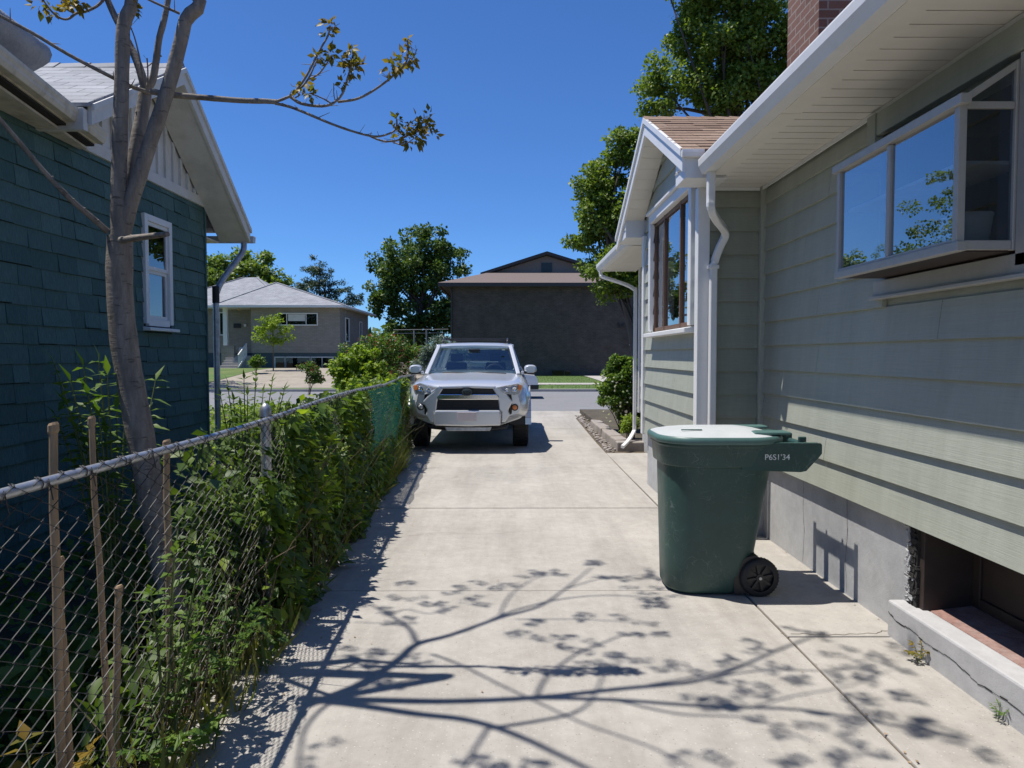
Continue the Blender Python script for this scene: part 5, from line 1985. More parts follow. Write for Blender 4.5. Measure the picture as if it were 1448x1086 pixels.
panel('grille_surround', pl, M['silver'], 0.06, 0.14, suv, 0.018, flat=0.055)
panel('grille_surround', mir(pl), M['silver'], 0.06, 0.14, suv, 0.018, flat=0.055)
panel('bumper', [(298, 708), (797, 708), (806, 735), (803, 826), (560, 832), (292, 826), (288, 735)], M['silver'], 0.11, 0.22, suv, 0.025, flat=0.03)
panel('number_plate', [(470, 722), (620, 722), (620, 788), (470, 788)], M['plate'], 0.118, 0.02, suv, 0.003, flat=0.03)
panel('skid_plate', [(372, 836), (735, 836), (722, 866), (390, 866)], M['galv'], 0.02, 0.3, suv, 0.01)
panel('under_tray', [(230, 815), (870, 815), (850, 850), (740, 862), (380, 862), (262, 850)], M['blackplastic'], -0.10, 0.3, suv, 0.02)
fg = [(172, 598), (205, 584), (250, 583), (208, 640), (240, 704), (226, 742), (190, 722), (160, 690), (156, 640)]
hl = [(128, 514), (172, 500), (330, 528), (312, 545), (268, 580), (190, 590), (150, 584), (134, 556)]
for k in range(2):
    f_ = (lambda q: q) if k == 0 else mir
    fp = panel('fog_pocket', f_(fg), M['grille'], 0.0, 0.10, suv, 0.012)
    cx_, cy_ = (190, 680) if k == 0 else (912, 684)
    pxy = crop((cx_, cy_))
    c = atY(pxy[0], pxy[1], Y0 + 0.1)
    c.y = Y0 + nose(c.x - CXW) - 0.03
    mb = MB()
    R = [[c + Vector((r * math.cos(a), d, r * math.sin(a))) for a in [2 * PI * i / 20 for i in range(20)]] for r, d in ((0.058, 0.06), (0.058, 0.0), (0.047, -0.004))]
    mb.rings(R)
    ring_ = mb.build('lamp_ring', [M['blackplastic']], fp)
    mb = MB()
    mb.rings([[c + Vector((r * math.cos(a), d, r * math.sin(a))) for a in [2 * PI * i / 16 for i in range(16)]] for r, d in ((0.042, 0.0), (0.036, -0.012), (0.018, -0.018))])
    mb.build('fog_lamp', [M['lamp'] if k == 0 else M['amber']], fp)
    h_ = panel('headlight', f_(hl), M['lamp'], 0.055, 0.18, suv, 0.012)
    panel('indicator', f_([(134, 520), (160, 511), (168, 545), (150, 556), (140, 548)]), M['amber'], 0.065, 0.05, h_, 0.006)
    for hx, hy, hr in ((192, 545, 0.045), (250, 549, 0.034)):
        q = crop((hx, hy)) if k == 0 else crop((1102 - hx, hy))
        c = atY(q[0], q[1], Y0 + 0.1)
        c.y = Y0 + nose(c.x - CXW) - 0.06
        mb = MB()
        mb.rings([[c + Vector((r * math.cos(a), d, r * math.sin(a) * 0.9)) for a in [2 * PI * i / 16 for i in range(16)]] for r, d in ((hr, 0.03), (hr, -0.006), (hr * .8, -0.004), (hr * .55, 0.006), (hr * .2, 0.0))])
        mb.build('reflector', [M['chrome']], h_)
# oval badge
c = Vector(atY(*crop((545, 568)), Y0 - 0.05))
mb = MB()
def ell(cx, cz, rx, rz_, w_, y, n=26, tl=0.0):
    return [[Vector((c.x + cx + (rx - k) * math.cos(a), y + d, c.z + cz + (rz_ - k) * math.sin(a))) for a in [2 * PI * i / n for i in range(n)]] for k, d in ((0, 0.0), (0, -0.008), (w_, -0.008), (w_, 0.0))]
mb.rings([[Vector((c.x + 0.088 * k * math.cos(a), c.y + d, c.z + 0.062 * k * math.sin(a))) for a in [2 * PI * i / 26 for i in range(26)]] for k, d in ((1, 0.06), (1, 0.0), (0.96, -0.006))])
bd = mb.build('badge', [M['grille']], suv)
mb = MB()
for a_ in (ell(0, 0, 0.080, 0.054, 0.009, c.y - 0.006), ell(0, 0.018, 0.052, 0.020, 0.007, c.y - 0.007), ell(0, -0.004, 0.024, 0.044, 0.007, c.y - 0.0085)):
    mb.rings(a_, cap=False)
mb.build('badge_rings', [M['bluegrey']], bd)
# mirrors
for s in (-1, 1):
    mb = MB()
    base = Vector(C3(s * 1.07, WB + 0.22, 1.335))
    R = []
    for k, d in ((0.72, -0.11), (0.95, -0.08), (1.0, 0.0), (0.98, 0.07)):
        R.append([base + Vector((0.118 * k * math.copysign(abs(math.cos(a)) ** .7, math.cos(a)), d, 0.085 * k * math.copysign(abs(math.sin(a)) ** .7, math.sin(a)))) for a in [2 * PI * i / 18 for i in range(18)]])
    mb.rings(R)
    mi_ = mb.build('wing_mirror', [M['silver']], suv)
    mb = MB()
    mb.beam(C3(s * 0.90, WB + 0.25, 1.29), C3(s * 1.0, WB + 0.24, 1.27), 0.09, 0.05)
    mb.rings([[base + Vector((0.110 * k * math.cos(a), d, -0.054 + 0.040 * k * math.sin(a))) for a in [2 * PI * i / 14 for i in range(14)]] for k, d in ((0.7, -0.098), (1, -0.08), (1, 0.06))])
    mb.build('mirror_arm', [M['blackplastic']], mi_)
# wheels and wheel arches
for s in (-1, 1):
    for wq in (1.0, 4.25):
        wh = MB()
        c = Vector(C3(s * 0.875, wq, 0.405))
        R = []
        for r, x in ((0.25, -0.13), (0.37, -0.135), (0.40, -0.115), (0.405, -0.05), (0.405, 0.05), (0.40, 0.115), (0.37, 0.135), (0.25, 0.13)):
            R.append([c + Vector((x, r * math.cos(a), r * math.sin(a))) for a in [2 * PI * i / 40 for i in range(40)]])
        wh.rings(R, cap=False)
        for i in range(40):
            a = 2 * PI * i / 40
            rd = Vector((0, math.cos(a), math.sin(a)))
            for xo in (-0.095, -0.035, 0.035, 0.095):
                wh.beam(c + rd * 0.406 + Vector((xo - 0.024, 0, 0)), c + rd * 0.406 + Vector((xo + 0.024, 0, 0)), 0.036, 0.012, up=rd)
        whl = wh.build('wheel', [M['rubber']], suv)
        wh = MB()
        wh.rings([[c + Vector((s * x, r * math.cos(a), r * math.sin(a))) for a in [2 * PI * i / 24 for i in range(24)]] for r, x in ((0.255, 0.0), (0.255, 0.125), (0.22, 0.11), (0.07, 0.09), (0.05, 0.12), (0.01, 0.12))])
        wh.build('rim', [M['lamp']], whl)
        mb = MB()
        pts = []
        for i in range(15):
            a = PI * i / 14
            pts.append(Vector(C3(s * 1.0, wq + 0.50 * math.cos(a), 0.42 + 0.51 * math.sin(a))))
        for i in range(14):
            mb.beam(pts[i], pts[i + 1], 0.05, 0.10, up=(s, 0, 0))
        mb.build('wheel_arch', [M['silver']], suv)
        mb = MB()
        for i in range(14):
            p, q = pts[i] - Vector((s * 0.22, 0, 0)), pts[i + 1] - Vector((s * 0.22, 0, 0))
            mb.beam(p, q, 0.02, 0.36, up=(s, 0, 0))
        mb.build('arch_liner', [M['blackplastic']], suv)
mb = MB()
mb.box(C3(-0.72, 0.5, 0.42), C3(0.72, 5.0, 0.56))
mb.tube([C3(-0.8, 1.0, 0.40), C3(0.8, 1.0, 0.40)], 0.05, 8)
mb.tube([C3(-0.8, 4.25, 0.40), C3(0.8, 4.25, 0.40)], 0.06, 8)
mb.build('chassis', [M['blackplastic']], suv)

# ------------------------------------------------------------------ white car across the street, mostly hidden
wc = thing('parked_car', 'white car in the street mostly hidden behind the silver SUV', 'car', (-1.2, 27, 0))
mb = MB()
side = [(-2.25, 0.35), (1.0, 0.35), (1.07, 0.45), (1.07, 0.62), (1.0, 0.82), (0.1, 0.93), (-0.45, 1.34), (-1.75, 1.36), (-2.2, 0.98), (-2.3, 0.6)]
side = [(x, z + 0.0) for x, z in side]
mb.prism(side, 1, 26.2, 27.9)
b_ = mb.build('body', [M['whitecar']], wc, bevel=0.06)
mb = MB()
mb.box((0.7, 26.19, 0.33), (1.10, 27.91, 0.50))
mb.build('bumper', [M['blackplastic']], wc, bevel=0.03)
for x in (-1.65, 0.35):
    for y in (26.16, 27.72):
        mb = MB()
        mb.tube([(x, y, 0.30), (x, y + 0.22, 0.30)], 0.31, 24, smooth=False)
        mb.build('wheel', [M['rubber']], wc)
mb = MB()
mb.prism([(0.0, 0.95), (-0.47, 1.30), (-1.70, 1.32), (-2.05, 1.0)], 1, 26.19, 27.91)
mb.build('side_window', [M['carglass']], wc)

# ------------------------------------------------------------------ trees and shrubs
def blob(px, py, rx, ry, Y, dy=0.0, deep=1.0):
    c = atY(px, py, Y + dy)
    k = (Y + dy) / FPX
    return (np.array(c), np.array([rx * k, (rx + ry) / 2 * k * deep, ry * k]))


def clumps_of(blobs, n, edge=0.45):
    vol = np.array([b[1].prod() ** (2 / 3) for b in blobs])
    cnt = np.maximum(2, (n * vol / vol.sum()).astype(int))
    out = []
    for (c, r), m in zip(blobs, cnt):
        d = norm(RNG.normal(size=(m, 3)))
        out.append(c + d * r * (RNG.uniform(0, 1, (m, 1)) ** edge))
    return np.concatenate(out)


def fill(C, R, per, flat=0.65, shell=0.5):
    """leaf points on flattened clumps"""
    n = len(C)
    d = norm(RNG.normal(size=(n, per, 3)).reshape(-1, 3)).reshape(n, per, 3)
    rad = RNG.uniform(shell, 1.0, (n, per, 1)) * np.asarray(R).reshape(n, 1, 1)
    P = C[:, None, :] + d * rad * np.array([1, 1, flat])
    return P.reshape(-1, 3), d.reshape(-1, 3)


def plant(name, label, cat, base, blobs, nc, cr, per, ls, leaf, trunk=0.0, bark='darkbark', group=None, shape='diamond', limbs=14, flat=0.65, up=0.5, edge=0.45, mix=None, fork=0.35, shell=0.5, stems=0):
    base = Vector(base)
    root = thing(name, label, cat, base, group)
    C = clumps_of(blobs, nc, edge)
    R = cr * RNG.uniform(0.6, 1.35, len(C))
    P, d = fill(C, R, per, flat, shell)
    N_ = d * 0.7 + np.array([0, 0, up + 0.3]) + RNG.normal(size=P.shape) * 0.45
    D = RNG.normal(size=P.shape) + d * 0.6 + np.array([0, 0, -0.15])
    mats = [M[leaf]] + ([M[m] for m in mix] if mix else [])
    mi = None
    if mix:
        mi = np.where(RNG.uniform(size=len(P)) < 0.14, 1, 0)
    leaf_mesh('crown', P, ls * RNG.uniform(0.6, 1.3, len(P)), mats, root, D=D, N=N_, shape=shape, mi=mi)
    if trunk:
        mb = MB()
        cen = Vector(np.mean([b[0] for b in blobs], axis=0))
        fk = base.lerp(Vector((lerp(base.x, cen.x, 0.6), lerp(base.y, cen.y, .6), cen.z)), fork)
        fk2 = Vector((cen.x, cen.y, lerp(fk.z, cen.z, 0.9)))
        sp = smooth_path([base - Vector((0, 0, 0.2)), base.lerp(fk, 0.5) + Vector((trunk * .3, 0, 0)), fk, fk2], 4)
        mb.tube(sp, [trunk * (1.15 - 0.75 * i / (len(sp) - 1)) for i in range(len(sp))], 10)
        idx = RNG.choice(len(C), min(limbs, len(C)), replace=False)
        for k in idx:
            tgt = Vector(C[k])
            st = fk.lerp(fk2, random.uniform(0.0, 0.8))
            mid = st.lerp(tgt, 0.5) + Vector((random.uniform(-1, 1), random.uniform(-1, 1), 0.8)) * (tgt - st).length * 0.10
            sp = smooth_path([st, mid, tgt], 4)
            r0 = trunk * random.uniform(0.28, 0.45)
            mb.tube(sp, [lerp(r0, r0 * 0.2, i / (len(sp) - 1)) for i in range(len(sp))], 6)
        mb.build('trunk', [M[bark]], root)
    elif stems:
        mb = MB()
        idx = RNG.choice(len(C), min(stems, len(C)), replace=False)
        for k in idx:
            t = Vector(C[k])
            b0 = base + Vector((random.uniform(-.1, .1), random.uniform(-.1, .1), -0.03))
            mb.tube(smooth_path([b0, b0.lerp(t, 0.5) + Vector((0, 0, 0.12 * (t - b0).length)), t], 3), [0.012, 0.011, 0.010, 0.008, 0.007, 0.006, 0.004], 5)
        mb.build('stem', [M['twig']], root)
    return root


def gp(px, Y):
    p = atY(px, 500, Y)
    return (p.x, Y, gz(p.x, Y))


Y = 70
plant('shade_tree', 'large dark green spreading tree between the grey bungalow and the dark brick building', 'tree', gp(590, Y),
      [blob(590, 358, 58, 38, Y), blob(556, 392, 42, 36, Y), blob(628, 372, 34, 34, Y), blob(586, 425, 52, 40, Y), blob(540, 425, 24, 26, Y), blob(640, 440, 22, 36, Y), blob(585, 470, 60, 26, Y), blob(655, 378, 10, 8, Y)],
      210, 0.85, 95, 0.36, 'leaf_dark', 0.45, edge=0.4, shell=0.35, limbs=26)
Y = 76
plant('pine_tree', 'airy blue green pine rising behind the grey bungalow roof', 'tree', gp(452, Y),
      [blob(447, 384, 24, 22, Y), blob(440, 408, 28, 18, Y), blob(474, 414, 26, 16, Y), blob(498, 425, 20, 12, Y), blob(462, 440, 40, 20, Y)],
      110, 0.55, 90, 0.30, 'leaf_pine', 0.3, flat=0.45, edge=0.4, shape='lance', shell=0.3, limbs=24)
Y = 66
plant('shade_tree', 'mid green round crowned tree behind the left end of the grey bungalow', 'tree', gp(350, Y),
      [blob(352, 374, 30, 22, Y), blob(384, 394, 22, 22, Y), blob(318, 392, 24, 26, Y), blob(360, 415, 46, 26, Y), blob(300, 400, 26, 40, Y)],
      130, 0.9, 95, 0.34, 'leaf_tree', 0.4, edge=0.4, shell=0.35)
Y = 24
plant('shade_tree', 'leafy green tree just left of the white bay gable', 'tree', gp(905, Y),
      [blob(848, 250, 34, 34, Y), blob(890, 215, 34, 28, Y), blob(836, 298, 28, 34, Y), blob(872, 322, 42, 44, Y), blob(822, 348, 20, 16, Y), blob(915, 290, 40, 80, Y), blob(848, 375, 26, 14, Y)],
      230, 0.36, 130, 0.125, 'leaf_tree', 0.25, edge=0.4, shell=0.4)
Y = 15.5
plant('small_tree', 'low yellow green tree under the white eave in front of the dark brick building', 'tree', gp(925, Y),
      [blob(884, 372, 32, 24, Y), blob(862, 405, 26, 20, Y), blob(896, 410, 26, 26, Y), blob(850, 384, 16, 10, Y), blob(925, 390, 40, 40, Y)],
      110, 0.22, 110, 0.08, 'leaf_tree', 0.07, edge=0.45, shell=0.4, mix=['leaf_bright'])
Y = 17
plant('shade_tree', 'tall leafy tree rising behind the brown gable roof and the brick chimney', 'tree', gp(1085, Y),
      [blob(1010, 55, 62, 56, Y), blob(952, 118, 44, 34, Y), blob(1066, 45, 56, 60, Y), blob(1028, 130, 66, 36, Y), blob(985, 5, 36, 26, Y), blob(1090, 120, 50, 60, Y), blob(1010, -50, 90, 50, Y), blob(930, 150, 24, 16, Y), blob(1140, 40, 40, 70, Y)],
      320, 0.34, 150, 0.095, 'leaf_tree', 0.15, edge=0.38, shell=0.35, limbs=30)
for (x, y, h, r, lab) in ((-18.8, 34, 11.2, 4.3, 'rounded tree behind the teal house, mirrored in the garden window'), (-24.5, 36, 9.6, 4.0, 'broad low tree farther behind the teal house, beyond the rounded tree'), (-32.5, 68, 12.5, 5.0, 'tall tree far behind the teal house across the street')):
    cc = np.array([x, y, h - r * .9])
    plant('shade_tree', lab, 'tree', (x, y, 0), [(cc, np.array([r, r, r * .9])), (cc + [1.5, 0, -1.3], np.array([r * .7, r * .7, r * .7])), (cc + [-1.7, .5, -1.2], np.array([r * .7, r * .7, r * .7]))], 170, 0.55, 130, 0.15, 'leaf_tree', 0.2)
# sapling before the bungalow
Y = 43
plant('sapling', 'small bright yellow green sapling standing before the grey bungalow wall', 'tree', gp(386, Y),
      [blob(386, 458, 20, 16, Y), blob(370, 470, 15, 12, Y), blob(402, 472, 14, 12, Y), blob(388, 482, 16, 8, Y)], 46, 0.28, 40, 0.15, 'leaf_bright', 0.035, edge=0.5, bark='twig', fork=0.6)
# shrubs beyond the fence
Y = 25
plant('shrub', 'broad green shrub with reddish tips beyond the fence, left of the SUV', 'shrub', gp(545, Y),
      [blob(540, 492, 46, 18, Y), blob(505, 505, 30, 18, Y), blob(580, 502, 28, 20, Y), blob(545, 520, 60, 22, Y)], 150, 0.22, 75, 0.09, 'leaf_vine', 0, mix=['leaf_red'], stems=20, edge=0.4)
Y = 21
plant('shrub', 'blue grey spiky shrub behind the SUV roof', 'shrub', gp(618, Y),
      [blob(620, 492, 20, 16, Y), blob(605, 508, 18, 18, Y), blob(640, 508, 24, 20, Y)], 80, 0.16, 80, 0.11, 'leaf_bluish', 0, shape='lance', stems=16)
Y = 29
plant('shrub', 'small green shrub flecked with red in front of the basement windows of the grey bungalow', 'shrub', gp(436, Y),
      [blob(434, 520, 12, 10, Y), blob(442, 532, 14, 12, Y)], 34, 0.14, 50, 0.09, 'leaf_vine', 0, mix=['leaf_red'], stems=8)
Y = 41
plant('shrub', 'small green shrub beside the bungalow steps', 'shrub', gp(362, Y), [blob(362, 512, 10, 7, Y)], 24, 0.2, 40, 0.16, 'leaf_vine', 0, stems=6)
Y = 14.5
plant('shrub', 'bright yellow green bushy sapling just over the far end of the fence', 'shrub', gp(508, Y),
      [blob(508, 505, 26, 20, Y), blob(490, 525, 24, 20, Y), blob(528, 525, 24, 18, Y), blob(505, 545, 34, 20, Y)], 90, 0.13, 70, 0.085, 'leaf_bright', 0, mix=['leaf_vine'], stems=20, edge=0.45, shape='ovate')
# shrubs in the bed beside the bay
Y = 13.9
plant('shrub', 'leafy green shrub with scattered white flowers in the stone edged bed', 'shrub', gp(884, Y),
      [blob(880, 535, 24, 28, Y), blob(865, 560, 22, 24, Y), blob(895, 575, 26, 28, Y), blob(868, 515, 8, 16, Y), blob(893, 515, 12, 18, Y)], 120, 0.11, 85, 0.075, 'leaf_vine', 0, mix=['leaf_bright'], stems=24, shape='ovate')
P, D = [], []
for i in range(46):
    c = atY(RNG.uniform(850, 900), RNG.uniform(520, 596), 13.55 + RNG.uniform(-0.15, 0.2))
    for k in range(6):
        a = 2 * PI * k / 6
        P.append(c)
        D.append((math.cos(a), -0.4, math.sin(a)))
fl = leaf_mesh('blossom', P, 0.028, M['petal'], bpy.data.objects['shrub.005'] if False else None, D=D, shape='ovate')
fl['kind'] = 'stuff'
tag(fl, 'scattered small white flowers on the shrub in the stone edged bed', 'flowers')
Y = 12.6
plant('flowering_plant', 'low light green plant spilling over the corner of the stone edging', 'plant', gp(893, Y),
      [blob(893, 598, 14, 9, Y), blob(884, 605, 9, 6, Y)], 40, 0.06, 50, 0.055, 'leaf_bright', 0, stems=8, shape='lance')
P = []
n = 9000
p = np.stack([RNG.uniform(-60, 60, n), RNG.uniform(88, 96, n), RNG.uniform(0, 1, n) ** 0.8 * 5.5], 1)
p[:, 2] *= 0.65 + 0.35 * np.sin(p[:, 0] * 0.5) * np.sin(p[:, 0] * 0.21 + 1)
hd_ = leaf_mesh('treeline', p, RNG.uniform(0.7, 1.6, n), M['leaf_dark'], shape='diamond')
hd_['kind'] = 'stuff'
tag(hd_, 'dark distant line of trees along the horizon', 'treeline')

# bed with stone edging
mb = MB()
mb.box((1.95, 11.98, -0.1), (4.5, 19.5, 0.10))
bd_ = mb.build('planting_bed', [M['soil']])
bd_['kind'] = 'structure'
labs = ['grey brown edging stone at the near corner of the planting bed', 'second edging stone from the near corner of the planting bed', 'third edging stone from the near corner of the planting bed',
        'fourth edging stone from the near corner of the planting bed', 'fifth edging stone from the near corner of the planting bed', 'farthest visible edging stone of the planting bed']
for i, lab in enumerate(labs):
    y = 12.0 + i * 0.62
    mb = MB()
    j = [random.uniform(-0.015, 0.015) for _ in range(8)]
    mb.hexa([(1.80 + j[0], y + .01, -0.05), (2.02, y + .01, -0.05), (2.02, y + 0.60, -0.05), (1.80 + j[1], y + 0.60, -0.05),
             (1.81 + j[2], y + .015, 0.155 + j[3]), (2.03, y + .015, 0.16 + j[4]), (2.03, y + 0.595, 0.155 + j[5]), (1.81 + j[6], y + 0.595, 0.16 + j[7])])
    s = mb.build('edging_stone', [M['stone']], bevel=0.02)
    tag(s, lab, 'stone', 'stones edging the planting bed')
mb = MB()
mb.box((1.80, 11.74, -0.05), (2.45, 11.97, 0.15))
s = mb.build('edging_stone', [M['stone']], bevel=0.02)
tag(s, 'end edging stone turned across the planting bed beside the white downspout', 'stone', 'stones edging the planting bed')
# rubble and litter between slab and stones
mb = MB()
for i in range(420):
    y = random.uniform(11.6, 18.5)
    x = 1.62 + 0.018 * (y - 11.6) + abs(random.gauss(0, 0.10))
    if x > 1.95:
        continue
    r = random.uniform(0.008, 0.035)
    vs = [(x + r * random.uniform(.6, 1.3) * math.cos(a), y + r * random.uniform(.6, 1.3) * math.sin(a), z) for z in (-0.02, r * .55) for a in [2 * PI * k / 6 for k in range(6)]]
    vs.append((x, y, r * 0.8))
    mb.add(vs, [(k, (k + 1) % 6, 6 + (k + 1) % 6, 6 + k) for k in range(6)] + [(6 + k, 6 + (k + 1) % 6, 12) for k in range(6)])
rb = mb.build('rubble', [M['stone']])
rb['kind'] = 'stuff'
tag(rb, 'loose pale rubble between the slab edge and the edging stones', 'rubble')

# ------------------------------------------------------------------ grey bungalow across the street
gh = thing('bungalow', 'taupe brick bungalow with pale grey hip roof across the street at left', 'house', (-15, 48, 0.6))
HX0, HX1, HY0, HY1 = -17.45, -11.45, 48, 57.6
EV = 4.92
mb = MB()
mb.box((HX0, HY0, 1.75), (HX1, HY1, EV))
mb.box((-24.5, 50.4, 1.75), (HX0 - 0.005, 57.5, EV))
mb.build('wall', [M['brickgrey']], gh)
mb = MB()
mb.box((HX0 + .04, HY0 + .04, 0.2), (HX1 - .04, HY1 - .04, 1.748))
mb.box((-24.4, 50.45, 0.2), (HX0 - 0.01, 57.4, 1.748))
mb.build('foundation', [M['bluegrey']], gh)
mb = MB()
mb.box((-19.4, 48.0, 0.3), (HX0 - 0.01, 50.39, 1.55))
mb.build('porch', [M['walk']], gh)
st = MB()
for i in range(5):
    st.box((-19.1, 47.99 - 0.3 * (i + 1), 0.3), (-17.9, 47.99 - 0.3 * i, 1.42 - 0.17 * i))
st.build('steps', [M['walk']], gh, bevel=0.01)
mb = MB()
A_, B_ = (-17.35, 53.0, 6.98), (-17.35, 55.5, 6.98)
e1, e2, e3, e4 = (-19.75, 47.35, EV), (-10.95, 47.35, EV), (-10.95, 58.2, EV), (-19.75, 58.2, EV)
mb.add([e1, e2, A_], [(0, 1, 2)])
mb.add([e2, e3, B_, A_], [(0, 1, 2, 3)])
mb.add([e3, e4, B_], [(0, 1, 2)])
mb.add([e4, e1, A_, B_], [(0, 1, 2, 3)])
a2, b2 = (-19.9, 56.2, 7.72), (-20.9, 56.2, 7.72)
f1, f2, f3, f4 = (-25.2, 49.7, EV + .15), (-15.5, 49.7, EV + .15), (-15.5, 62, EV + .15), (-25.2, 62, EV + .15)
mb.add([f1, f2, a2, b2], [(0, 1, 2, 3)])
mb.add([f2, f3, a2], [(0, 1, 2)])
mb.add([f3, f4, b2, a2], [(0, 1, 2, 3)])
mb.add([f4, f1, b2], [(0, 1, 2)])
ghr = mb.build('roof', [M['roofgrey']], gh)
mb = MB()
for p, q in ((e1, e2), (e2, e3), (e4, e1), (f1, (-19.8, 49.7, EV + .15))):
    mb.beam(Vector(p) + Vector((0, 0, -.08)), Vector(q) + Vector((0, 0, -.08)), 0.10, 0.13)
mb.build('gutter', [M['white']], gh)
mb = MB()
mb.box((-19.7, 47.4, EV - 0.12), (-11.0, 58.1, EV - 0.02))
mb.box((-25.1, 49.75, EV - 0.05), (-19.71, 58.0, EV + 0.05))
mb.build('soffit', [M['offwhite']], gh)
mb = MB()
for p, q in ((e1, A_), (e2, A_), (f1, b2), (f2, a2)):
    mb.beam(Vector(p) + Vector((0, 0, .02)), Vector(q) + Vector((0, 0, .02)), 0.16, 0.05)
mb.build('ridge_cap', [M['roofgrey']], ghr)
mb = MB()
p0 = atY(335, 393, 58)
p1 = atY(352, 410, 58)
mb.box((p0.x, 57.5, p1.z - 1), (p1.x, 58.3, p0.z - 0.12))
ch = mb.build('chimney', [M['brickbrown']], ghr)
mb = MB()
mb.box((p0.x + .2, 57.6, p0.z - 0.12), (p1.x - .2, 58.2, p0.z + 0.03))
mb.build('chimney_pot', [M['brickred']], ch)
mb = MB()
mb.box((-19.35, 48.0, 2.25), (-19.08, 48.25, EV - 0.12))
mb.build('porch_post', [M['white']], gh)
mb = MB()
mb.box((-19.45, 47.9, 0.6), (-18.6, 48.2, 2.24))
mb.build('porch_pier', [M['brickgrey']], gh)
mb = MB()
for k in range(8):
    t = k / 7
    mb.box((-17.80, 48.0 - 1.45 * t - .02, 1.45 - 0.75 * t), (-17.76, 48.0 - 1.45 * t + .02, 2.35 - 0.75 * t))
mb.beam((-17.78, 48.0, 2.37), (-17.78, 46.5, 1.6), 0.06, 0.06)
mb.beam((-17.78, 48.0, 1.6), (-17.78, 46.5, 0.83), 0.04, 0.04)
mb.build('railing', [M['white']], gh)


def far_window(par, axis, plane, a, b, z0, z1, lites, fr=0.07, fmat='white', gm='glassdark', dep=0.06):
    mb = MB()
    def bx(p, q, u, v, d0, d1):
        if axis == 1:
            mb.box((p, plane - d0, u), (q, plane + d1, v))
        else:
            mb.box((plane - d1, p, u), (plane + d0, q, v))
    bx(a - fr, a, z0 - fr, z1 + fr, dep, 0.02)
    bx(b, b + fr, z0 - fr, z1 + fr, dep, 0.02)
    bx(a, b, z1, z1 + fr, dep, 0.02)
    bx(a, b, z0 - fr, z0, dep + .03, 0.02)
    for l in lites:
        x = lerp(a, b, l)
        bx(x - 0.025, x + 0.025, z0, z1, dep * .6, 0.02)
    f = mb.build('window', [M[fmat]], par)
    mb = MB()
    if axis == 1:
        mb.add([(a, plane - .012, z0), (b, plane - .012, z0), (b, plane - .012, z1), (a, plane - .012, z1)], [(0, 1, 2, 3)])
    else:
        mb.add([(plane + .012, a, z0), (plane + .012, b, z0), (plane + .012, b, z1), (plane + .012, a, z1)], [(0, 1, 2, 3)])
    mb.build('pane', [M[gm]], f, fix=False)
    mb = MB()
    if axis == 1:
        mb.add([(a, plane - .006, z0), (b, plane - .006, z0), (b, plane - .006, z1), (a, plane - .006, z1)], [(0, 1, 2, 3)])
    else:
        mb.add([(plane + .006, a, z0), (plane + .006, b, z0), (plane + .006, b, z1), (plane + .006, a, z1)], [(0, 1, 2, 3)])
    mb.build('blind', [M['dark']], f, fix=False)
    return f


def zx(py, Yp):
    return atY(720, py, Yp).z


def xx(px, Yp):
    return atY(px, 480, Yp).x


w_ = far_window(gh, 1, 48, xx(394, 48), xx(448.5, 48), zx(459, 48), zx(444, 48), (0.22, 0.72))
mb = MB()
mb.box((xx(408, 48), 47.955, zx(454, 48)), (xx(432, 48), 47.965, zx(444.5, 48)))
mb.build('blind', [M['offwhite']], w_)
far_window(gh, 1, 50.4, xx(304, 50.4), xx(322, 50.4), zx(473, 50.4), zx(443, 50.4), (0.4,))
far_window(gh, 1, 48.04, xx(389, 48), xx(402, 48), 0.45, 1.42, (), fmat='offwhite')
far_window(gh, 1, 48.04, xx(404, 48), xx(438, 48), 0.45, 1.42, (), fmat='offwhite')
far_window(gh, 1, 48.04, xx(440, 48), xx(470, 48), 0.45, 1.42, (0.5,), fmat='offwhite')
far_window(gh, 0, HX1, 49.6, 50.6, 2.6, 4.15, ())
far_window(gh, 0, HX1, 54.3, 55.0, 1.9, 4.1, ())
mb = MB()
mb.box((xx(331, 50.4), 50.33, zx(464, 50.4)), (xx(341, 50.4), 50.39, zx(457.5, 50.4)))
mb.build('number_board', [M['blackplastic']], gh)
mb = MB()
mb.box((xx(346, 50.4), 50.30, zx(462, 50.4)), (xx(349, 50.4), 50.39, zx(458.5, 50.4)))
mb.build('mailbox', [M['white']], gh)
mb = MB()
mb.tube([(-18.7, 49.2, EV - 0.22), (-18.7, 49.2, EV - 0.125)], [0.09, 0.05], 10)
mb.build('porch_light', [M['warm']], gh)
jar = MB()
c = Vector((-18.35, 48.6, 1.55))
jar.rings([[c + Vector((r * math.cos(a), r * math.sin(a), z)) for a in [2 * PI * i / 14 for i in range(14)]] for r, z in ((0.15, 0), (0.17, 0.3), (0.16, 0.5), (0.12, 0.56), (0.05, 0.58))])
j_ = jar.build('porch_urn', [M['offwhite']])
tag(j_, 'pale urn standing on the porch of the grey bungalow', 'urn')

